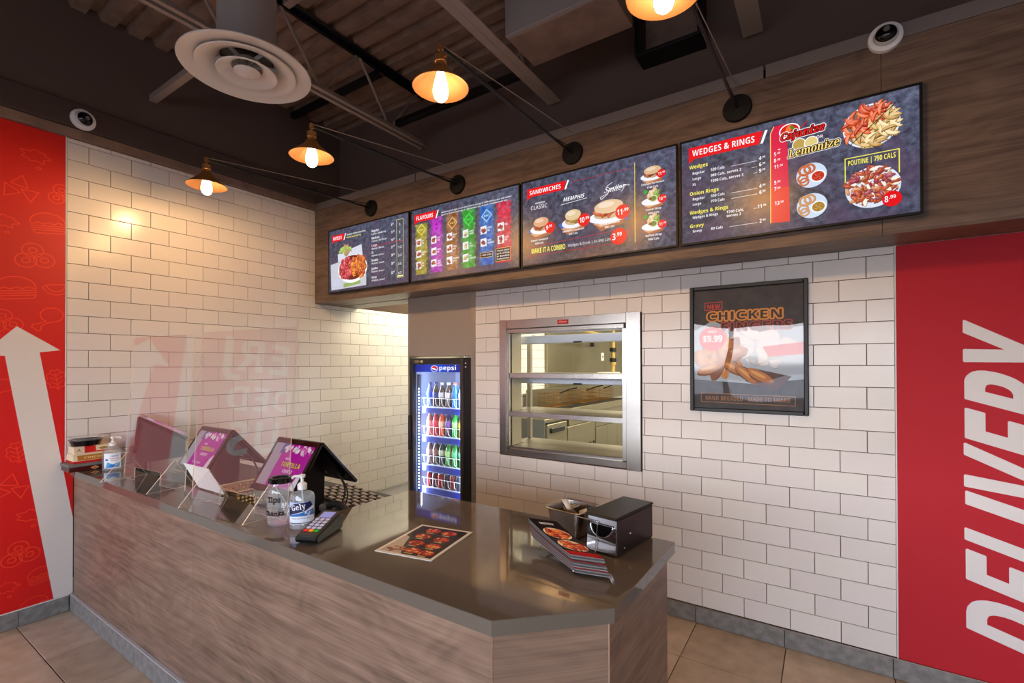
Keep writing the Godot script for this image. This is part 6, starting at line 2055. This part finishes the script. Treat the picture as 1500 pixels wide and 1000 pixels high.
	terminal("black tent-shaped order terminal turned sideways near the left wall", Vector3(0.125, 0.7525, 1.672), -0.42, 0.445, cv, 0.09, 0.03, -0.27, 0.16)
	# paper card, basket, jar
	t = thing("paper_card", "blank white paper card leaning against the acrylic shield", "card", Vector3(1.355, TOP, 1.80))
	b = MB.new()
	b.box(Vector3(0, 0.078, 0.022), Vector3(0.27, 0.158, 0.0012), 0.0, Basis(Vector3.RIGHT, 0.48))
	part(t, "sheet", b, M["paper"])
	t = thing("plastic_basket", "cream perforated plastic basket on the lower work surface", "basket", Vector3(1.19, 0.7525, 1.53))
	var bm := mat("basket_cream", Color(0.95, 0.90, 0.78), 0.5)
	var hx := 0.115
	var hz := 0.105
	var hy := 0.09
	b = MB.new()
	b.box(Vector3(0, 0.003, 0), Vector3(hx * 2, 0.004, hz * 2), 0.001)
	part(t, "floor", b, bm)
	for s in 4:                                            # four lattice walls with square holes
		var len := hx if s % 2 == 0 else hz
		var dist := hz if s % 2 == 0 else hx
		var tb := Basis(Vector3.UP, s * PI / 2)
		b = MB.new()
		for y in [0.008, 0.028, 0.048, 0.068, 0.084]:
			b.box(tb * Vector3(0, y, dist), Vector3(len * 2, 0.011, 0.003), 0.0, tb)
		var n := int(len * 2 / 0.02)
		for i in n + 1:
			b.box(tb * Vector3(-len + i * (len * 2 / n), hy * 0.5, dist), Vector3(0.011, hy, 0.003), 0.0, tb)
		part(t, "lattice_side", b, bm)
	b = MB.new()
	b.tube([Vector3(-hx, hy, -hz), Vector3(hx, hy, -hz), Vector3(hx, hy, hz), Vector3(-hx, hy, hz)], 0.005, 8, true)
	part(t, "rim", b, bm)
	t = thing("tip_jar", "clear tip jar with black ring lid and handwriting", "jar", Vector3(2.105, TOP, 1.862))
	b = MB.new()
	b.lathe([Vector2(0.0, 0.001), Vector2(0.044, 0.001), Vector2(0.05, 0.008), Vector2(0.051, 0.13), Vector2(0.047, 0.15), Vector2(0.04, 0.163), Vector2(0.04, 0.178)], 36)
	part(t, "jar", b, M["clear_plastic"])
	b = MB.new()
	b.lathe([Vector2(0.0, 0.006), Vector2(0.04, 0.007), Vector2(0.047, 0.014)], 36)
	part(t, "jar_bottom", b, M["clear_plastic"])
	b = MB.new()
	b.lathe([Vector2(0.041, 0.168), Vector2(0.046, 0.168), Vector2(0.046, 0.186), Vector2(0.041, 0.189), Vector2(0.03, 0.187), Vector2(0.03, 0.184), Vector2(0.041, 0.184)], 36)
	part(t, "ring_lid", b, M["black_gloss"])
	# the handwriting: thin ink strokes that follow the glass
	b = MB.new()
	for w in [["Tips", 0.098, 0.020], ["Thanks", 0.045, 0.017]]:
		var g: float = w[2] / 46.0
		var x := 0.0
		var total := 0.0
		for ch in w[0]:
			total += glyph(ch, "serif")[1] * g
		for ch in w[0]:
			for c in glyph(ch, "serif")[0]:
				var pts := []
				for p in c:
					var a: float = 1.05 - (x + p.x * g - total * 0.5) / 0.052
					pts.append(Vector3(cos(a) * 0.0522, w[1] - p.y * g, sin(a) * 0.0522))
				if pts.size() > 2:
					b.tube(pts, 0.0011, 4, true)
			x += glyph(ch, "serif")[1] * g
	part(t, "handwriting", b, M["ink"])
	# pump bottle
	t = thing("pump_bottle", "clear pump bottle with blue and white gel label beside card reader", "bottle", Vector3(2.225, TOP, 1.842), 0.92)
	b = MB.new()
	oval_lathe(b, [Vector2(0.0, 0.001), Vector2(0.043, 0.001), Vector2(0.047, 0.006), Vector2(0.047, 0.118), Vector2(0.043, 0.134), Vector2(0.03, 0.142), Vector2(0.016, 0.146), Vector2(0.016, 0.156)], 0.75, 36)
	part(t, "bottle", b, M["gel"])
	cv = Canvas.new(384, 320, Color(0.86, 0.88, 0.93))
	cv.poly([Vector2(0, 0), Vector2(384, 0), Vector2(384, 60), Vector2(0, 170)], Color(0.70, 0.76, 0.88))
	cv.poly([Vector2(0, 90), Vector2(90, 20), Vector2(310, 0), Vector2(350, 60), Vector2(240, 130), Vector2(0, 190)], Color(0.05, 0.09, 0.28))
	letters(cv, "Gely", Vector2(150, 110), 78, WHITE, {"mid": true, "fit": 200.0, "turn": -0.15, "font": "serifbold"})
	cv.poly([Vector2(0, 190), Vector2(160, 160), Vector2(370, 110), Vector2(384, 200), Vector2(0, 210)], Color(0.18, 0.42, 0.72))
	heap(cv, 290, 165, 60, 24, [Color(0.4, 0.6, 0.85), Color(0.25, 0.35, 0.6), Color(0.8, 0.85, 0.95)], 20, 9, 3)
	letters(cv, "hand sanitizer gel", Vector2(180, 245), 20, Color(0.45, 0.5, 0.62), {"mid": true})
	cv.rect(0, 300, 384, 12, Color(0.1, 0.14, 0.3))
	q = MB.new()
	q.patch(16, 1, func(u: float, v: float) -> Vector3:
		var a := lerpf(2.75, 0.39, u)
		return Vector3(cos(a) * 0.0477, lerpf(0.108, 0.022, v), sin(a) * 0.0477 * 0.75), Vector3(0, 0, 1))
	part(t, "label", q, printed("pump_label", cv, 0.35))
	b = MB.new()
	b.lathe([Vector2(0.0175, 0.152), Vector2(0.018, 0.172), Vector2(0.011, 0.178), Vector2(0.006, 0.181), Vector2(0.006, 0.196), Vector2(0.011, 0.199), Vector2(0.012, 0.209), Vector2(0.0, 0.212)], 20)
	b.tube([Vector3(0, 0.205, 0), Vector3(-0.03, 0.204, 0), Vector3(-0.038, 0.197, 0)], 0.005, 8)
	part(t, "pump", b, M["white_plastic"])
	b = MB.new()
	b.tube([Vector3(0, 0.15, 0.0), Vector3(0.004, 0.1, 0.02), Vector3(0.004, 0.012, 0.02)], 0.003, 6)
	part(t, "dip_tube", b, M["white_plastic"])
	# card reader on its rest: long axis runs back from the customer edge
	t = thing("card_reader", "grey and black card payment terminal with lit keypad", "terminal", Vector3(2.372, TOP, 1.862), 0.42)
	var tilt := Basis(Vector3.RIGHT, 0.24)
	b = MB.new()
	b.prism(PackedVector2Array([Vector2(-0.085, 0.004), Vector2(0.09, 0.004), Vector2(0.094, 0.05), Vector2(0.07, 0.064), Vector2(-0.09, 0.028), Vector2(-0.096, 0.018)]), 0.084, Transform3D(Basis(Vector3.UP, PI / 2), Vector3(-0.042, 0, 0)), 0.004)
	part(t, "body", b, M["black_plastic"])
	var up := Vector3(0, 0.978, 0.208)
	var fwd := Vector3(0, -0.219, 0.975)
	var face := func(x: float, s: float, lift: float) -> Vector3: return Vector3(x, 0.0465, -0.0) + fwd * s + up * lift
	b = MB.new()
	b.box(face.call(0.0, 0.0, 0.003), Vector3(0.08, 0.006, 0.176), 0.003, Basis(Vector3.RIGHT, up, fwd))
	part(t, "top_shell", b, M["dark_grey"])
	b = MB.new()
	b.box(face.call(0.0, 0.088, -0.006), Vector3(0.068, 0.016, 0.014), 0.004, Basis(Vector3.RIGHT, up, fwd))
	part(t, "nose", b, mat("olive_grey", Color(0.33, 0.34, 0.30), 0.35))
	b = MB.new()
	b.box(face.call(0.0, -0.052, 0.0065), Vector3(0.05, 0.002, 0.04), 0.0005, Basis(Vector3.RIGHT, up, fwd))
	part(t, "lit_screen", b, glow("reader_screen", Color(0.60, 0.58, 0.82), 0.8))
	for r in 5:
		for c in 3:
			b = MB.new()
			b.box(face.call(-0.021 + c * 0.021, -0.018 + r * 0.0195, 0.0075), Vector3(0.0165, 0.004, 0.0125), 0.0012, Basis(Vector3.RIGHT, up, fwd))
			var km: Material = M["key_white"] if M.has("key_white") else mat("key_white", Color(0.75, 0.75, 0.86), 0.4)
			if r == 4:
				km = [glow("key_red", Color(0.8, 0.08, 0.06), 0.5, Color(0.7, 0.05, 0.05)), glow("key_amber", Color(0.9, 0.55, 0.15), 0.5, Color(0.8, 0.5, 0.1)), glow("key_green", Color(0.06, 0.6, 0.12), 0.5, Color(0.05, 0.5, 0.1))][c]
			part(t, "key", b, km)
	# desk phone and keyboard behind the ledge
	t = thing("desk_phone", "black desk phone with grey handset behind the pump bottle", "phone", Vector3(2.03, 0.7525, 1.56), -0.05)
	b = MB.new()
	b.prism(PackedVector2Array([Vector2(-0.09, 0.0), Vector2(0.09, 0.0), Vector2(0.09, 0.075), Vector2(-0.09, 0.03)]), 0.17, Transform3D(Basis(Vector3.UP, PI / 2), Vector3(-0.085, 0, 0)), 0.004)
	part(t, "base", b, M["black_plastic"])
	b = MB.new()
	var hp := []
	for i in 12:
		var a := i / 11.0
		hp.append(Vector3(-0.1 + 0.2 * a, 0.085 + 0.032 * sin(a * PI), -0.03))
	b.tube(hp, 0.016, 10)
	part(t, "handset", b, M["dark_grey"])
	b = MB.new()
	b.box(Vector3(-0.1, 0.084, -0.03), Vector3(0.05, 0.036, 0.055), 0.008)
	part(t, "earpiece", b, M["mid_grey"])
	b = MB.new()
	b.box(Vector3(0.1, 0.08, -0.03), Vector3(0.05, 0.03, 0.055), 0.008)
	part(t, "mouthpiece", b, M["black_plastic"])
	b = MB.new()
	b.box(Vector3(0.03, 0.068, 0.02), Vector3(0.05, 0.004, 0.012), 0.001, Basis(Vector3.RIGHT, 0.24))
	part(t, "line_light", b, M["pale_grey"])
	t = thing("keyboard", "black keyboard with white lettered keys under the order terminal", "keyboard", Vector3(1.63, 0.7525, 1.16), -0.22)
	slab(t, "tray", Vector3(-0.26, 0.001, -0.12), Vector3(0.26, 0.018, 0.12), M["black_plastic"], 0.003)
	var keym := M["key_white"] as Material
	for r in 7:
		for c in 16:
			b = MB.new()
			b.box(Vector3(-0.24 + c * 0.032, 0.022, -0.1 + r * 0.0335), Vector3(0.022, 0.009, 0.02), 0.002)
			part(t, "key", b, M["dark_grey"] if (r + c) % 3 == 0 else M["pale_grey"])
	# laminated menu
	t = thing("laminated_menu", "laminated white bordered menu sheet with red food pictures", "menu", Vector3(2.75, TOP + 0.0005, 1.687), deg_to_rad(10.5))
	cv = Canvas.new(440, 560, Color(0.9, 0.87, 0.83))
	cv.rect(22, 24, 396, 512, Color(0.09, 0.05, 0.06))
	cv.poly([Vector2(22, 536), Vector2(22, 230), Vector2(70, 260), Vector2(120, 400), Vector2(190, 536)], Color(0.75, 0.68, 0.62))
	for p in [[160, 90], [300, 100], [150, 210], [310, 225], [180, 340], [320, 350], [230, 460], [340, 470]]:
		cv.oval(p[0], p[1], 62, 44, Color(0.72, 0.12, 0.06))
		heap(cv, p[0], p[1], 48, 30, [Color(0.86, 0.3, 0.1), Color(0.75, 0.16, 0.06), Color(0.9, 0.6, 0.3), Color(0.5, 0.08, 0.04)], 26, 9, p[0])
		cv.rect(p[0] - 30, p[1] + 48, 60, 7, Color(0.92, 0.86, 0.6))
		cv.rect(p[0] - 62, p[1] + 58, 126, 3, Color(0.5, 0.45, 0.45))
	heap(cv, 110, 470, 60, 40, [Color(0.6, 0.3, 0.16), Color(0.75, 0.5, 0.3), Color(0.5, 0.2, 0.1)], 24, 9, 2)
	slab(t, "sheet", Vector3(-0.115, 0, -0.146), Vector3(0.115, 0.0016, 0.146), M["paper"])
	flat_print(t, "menu_print", cv, Vector3(-0.115, 0.0019, 0.146), Vector3(0.115, 0.0019, 0.146), Vector3(0.115, 0.0019, -0.146), Vector3(-0.115, 0.0019, -0.146), Vector3.UP, 0.12)
	# steel pan of packets
	t = thing("steel_pan", "deep stainless steel pan holding sauce packets", "pan", Vector3(3.155, TOP, 1.305), -0.12)
	b = MB.new()
	var loop := func(rx: float, rz: float, y: float) -> Array:
		var out := []
		for i in 32:
			var a := TAU * i / 32.0
			var e := Vector2(signf(cos(a)) * pow(absf(cos(a)), 0.35), signf(sin(a)) * pow(absf(sin(a)), 0.35))
			out.append(Vector3(e.x * rx, y, e.y * rz))
		return out
	var prof := [[0.0, 0.0, 0.001], [0.06, 0.06, 0.001], [0.066, 0.066, 0.006], [0.078, 0.073, 0.094], [0.089, 0.083, 0.097], [0.09, 0.084, 0.1], [0.088, 0.082, 0.102], [0.076, 0.071, 0.098], [0.064, 0.064, 0.008], [0.0, 0.0, 0.006]]
	for i in prof.size() - 1:
		var la: Array = loop.call(prof[i][0], prof[i][1], prof[i][2])
		var lb: Array = loop.call(prof[i + 1][0], prof[i + 1][1], prof[i + 1][2])
		for k in 32:
			var o: Vector3 = la[k] + lb[k]
			var outw := Vector3(o.x, 0, o.z)
			if i == 0:
				outw = Vector3.DOWN
			elif i >= 5 and i < 8:
				outw = -outw + Vector3(0, 0.3, 0) if i > 5 else Vector3.UP
			elif i == 8:
				outw = Vector3.UP
			b.quad(la[k], la[(k + 1) % 32], lb[(k + 1) % 32], lb[k], outw)
	part(t, "pan", b, M["stainless"])
	rng.seed = 5
	var packet := [Color(0.86, 0.80, 0.72), Color(0.80, 0.68, 0.48), Color(0.9, 0.88, 0.85), Color(0.62, 0.48, 0.3), Color(0.72, 0.66, 0.6)]
	for i in 8:
		var name_ := ["cream sauce packet low in the steel pan", "tan sauce packet in the steel pan by the wall side", "white paper packet standing in the steel pan", "brown sauce packet in the steel pan", "grey paper packet tucked under others in the steel pan", "cream sauce packet lying on top in the steel pan", "tan sauce packet on top in the steel pan", "white paper packet topmost in the steel pan"][i] as String
		var at := Vector3(3.155, TOP + 0.058 + 0.006 * i, 1.305) + Vector3(rng.randf_range(-0.038, 0.038), 0, rng.randf_range(-0.036, 0.036))
		var p := thing("sauce_packet", name_, "packet", at, rng.randf() * PI, "packets in the steel pan")
		b = MB.new()
		var tl := Basis(Vector3.RIGHT, rng.randf_range(-0.9, 0.9)) * Basis(Vector3.BACK, rng.randf_range(-0.4, 0.4))
		b.patch(6, 6, func(u: float, v: float) -> Vector3: return tl * Vector3((u - 0.5) * 0.032, 0.004 * sin(u * PI) * sin(v * PI), (v - 0.5) * 0.06), tl * Vector3.UP)
		b.patch(6, 6, func(u: float, v: float) -> Vector3: return tl * Vector3((u - 0.5) * 0.032, -0.004 * sin(u * PI) * sin(v * PI), (v - 0.5) * 0.06), tl * Vector3.DOWN)
		var key := "packet_%d" % (i % 5)
		part(p, "pouch", b, M[key] if M.has(key) else mat(key, packet[i % 5], 0.5))
	# napkin dispenser
	t = thing("napkin_dispenser", "black napkin dispenser with mirrored chrome front", "dispenser", Vector3(3.352, TOP, 1.314), -0.16)
	slab(t, "case", Vector3(-0.06, 0.002, -0.13), Vector3(0.06, 0.122, 0.122), M["black_plastic"], 0.003)
	slab(t, "hood", Vector3(-0.064, 0.1225, -0.132), Vector3(0.064, 0.132, 0.136), M["black_plastic"], 0.004)
	for q2 in [[-0.05, -0.11], [0.05, -0.11], [-0.05, 0.1], [0.05, 0.1]]:
		b = MB.new()
		b.lathe([Vector2(0.006, 0.0), Vector2(0.006, 0.003)], 8, Transform3D(Basis.IDENTITY, Vector3(q2[0], -0.0005, q2[1])))
		part(t, "rubber_foot", b, M["dark_grey"])
	b = MB.new()
	b.prism(PackedVector2Array([Vector2(0.0, 0.006), Vector2(0.012, 0.006), Vector2(0.0, 0.118)]), 0.112, Transform3D(Basis(Vector3.UP, -PI / 2), Vector3(0.056, 0, 0.123)), 0.0)
	part(t, "chrome_front", b, M["chrome"], "mirror chrome front plate")
	b = MB.new()
	var ov := []
	for i in 20:                                           # a D lying on its flat side
		var a := PI * i / 19.0
		var p := Vector2(-cos(a) * 0.044, 0.098 - sin(a) * 0.042)
		ov.append(Vector3(p.x, p.y, 0.1275 + (0.118 - p.y) * 0.107))
	b.tube(ov, 0.0024, 6, true)
	part(t, "slot_rim", b, M["chrome"])
	b = MB.new()
	for i in 20:
		b.tri(Vector3(0, 0.085, 0.1292), ov[i] - Vector3(0, 0, 0.0012), ov[(i + 1) % 20] - Vector3(0, 0, 0.0012), Vector3(0, 0.1, 1), Vector3(0, 0.1, 1), Vector3(0, 0.1, 1))
	part(t, "slot", b, M["black_gloss"])
	for y in [0.02, 0.06]:
		b = MB.new()
		b.lathe([Vector2(0.0, 0.003), Vector2(0.003, 0.002), Vector2(0.0035, 0.0)], 8, Transform3D(Basis(Vector3.BACK, -PI / 2), Vector3(0.06, y, 0.1 - y)))
		part(t, "rivet", b, M["chrome"])
	# folded menus, a tilted stack on a wire rack
	var back := Vector3(-0.235, 0.022, -0.125)
	var ln := back.length()
	var zv := back.normalized()
	var xv := Vector3(0.975, 0, -0.22).normalized()
	var yv := zv.cross(xv).normalized()
	if yv.y < 0.0:
		yv = -yv
	var fr := Vector3(3.372, TOP, 1.628)
	t = thing("wire_rack", "chrome wire rack carrying the folded menus", "rack", Vector3(fr.x, TOP, fr.z))
	b = MB.new()
	var at := func(x: float, s: float, y: float) -> Vector3: return Vector3(0, 0.009, 0) + xv * x + zv * s + yv * y
	for s in [-0.04, 0.04]:
		var p0: Vector3 = at.call(s, 0.02, -0.003)
		var p1: Vector3 = at.call(s, ln * 0.8, -0.003)
		b.tube([Vector3(p0.x, 0.002, p0.z), p0, p1, Vector3(p1.x, 0.002, p1.z)], 0.0018, 6)
	var g0 := Vector3(3.228, 0, 1.437) - Vector3(fr.x, 0, fr.z)
	var g1 := Vector3(3.313, 0, 1.452) - Vector3(fr.x, 0, fr.z)
	b.tube([Vector3(-0.19, 0.002, -0.04), g0 + Vector3(0, 0.002, 0), g0 + Vector3(0.004, 0.105, -0.012), g1 + Vector3(0.004, 0.105, -0.012), g1 + Vector3(0, 0.002, 0), Vector3(0.03, 0.002, -0.01)], 0.0018, 6)
	part(t, "frame", b, M["chrome"])
	cv = Canvas.new(200, 460, Color(0.12, 0.09, 0.09))
	cv.rect(0, 400, 200, 60, Color(0.66, 0.06, 0.06))
	letters(cv, "MENU", Vector2(100, 60), 24, Color(0.9, 0.88, 0.85), {"mid": true})
	for p in [[100, 170], [105, 320]]:
		cv.oval(p[0], p[1], 86, 70, Color(0.85, 0.78, 0.6))
		heap(cv, p[0], p[1], 66, 50, [Color(0.75, 0.25, 0.08), Color(0.85, 0.42, 0.15), Color(0.6, 0.14, 0.06)], 36, 14, p[1])
	var edge := mat("menu_edges", Color(0.25, 0.24, 0.25), 0.6)
	var edge2 := mat("menu_edges_pale", Color(0.44, 0.43, 0.43), 0.6)
	var edge3 := mat("menu_edges_red", Color(0.45, 0.07, 0.08), 0.6)
	for i in 13:
		var p := thing("folded_menu", "folded takeout menu at the top of the wire rack stack" if i == 12 else "folded takeout menu inside the leaning stack on the wire rack", "menu", Vector3(fr.x, TOP, fr.z), 0.0, "" if i == 12 else "folded menus on the wire rack")
		b = MB.new()
		var y := 0.0015 + i * 0.0036
		var slip := 0.0022 * (i - 6) + (0.004 if i % 4 == 1 else 0.0)
		b.patch(2, 10, func(u: float, v: float) -> Vector3: return at.call((u - 0.5) * 0.105, slip + v * 0.255, y + 0.0032 + (0.008 + 0.0011 * i) * pow(v, 2.0)), yv)
		b.patch(2, 10, func(u: float, v: float) -> Vector3: return at.call((u - 0.5) * 0.105, slip + v * 0.255, y + (0.008 + 0.0011 * i) * pow(v, 2.0)), -yv)
		for s in [-0.5, 0.5]:
			b.patch(1, 10, func(u: float, v: float) -> Vector3: return at.call(s * 0.105, slip + v * 0.255, y + 0.0032 * u + (0.008 + 0.0011 * i) * pow(v, 2.0)), xv * s)
		b.quad(at.call(-0.0525, slip, y), at.call(0.0525, slip, y), at.call(0.0525, slip, y + 0.0032), at.call(-0.0525, slip, y + 0.0032), -zv)
		b.quad(at.call(-0.0525, slip + 0.255, y + 0.008 + 0.0011 * i), at.call(0.0525, slip + 0.255, y + 0.008 + 0.0011 * i), at.call(0.0525, slip + 0.255, y + 0.0112 + 0.0011 * i), at.call(-0.0525, slip + 0.255, y + 0.0112 + 0.0011 * i), zv)
		part(p, "leaves", b, edge3 if i % 5 == 3 else (edge2 if i % 2 == 0 else edge))
		if i == 12:
			q = MB.new()
			q.patch(2, 10, func(u: float, v: float) -> Vector3: return at.call((u - 0.5) * 0.105, slip + (1.0 - v) * 0.255, y + 0.0036 + (0.008 + 0.0011 * i) * pow(1.0 - v, 2.0)), yv)
			part(p, "cover_print", q, printed("menu_cover", cv, 0.2))
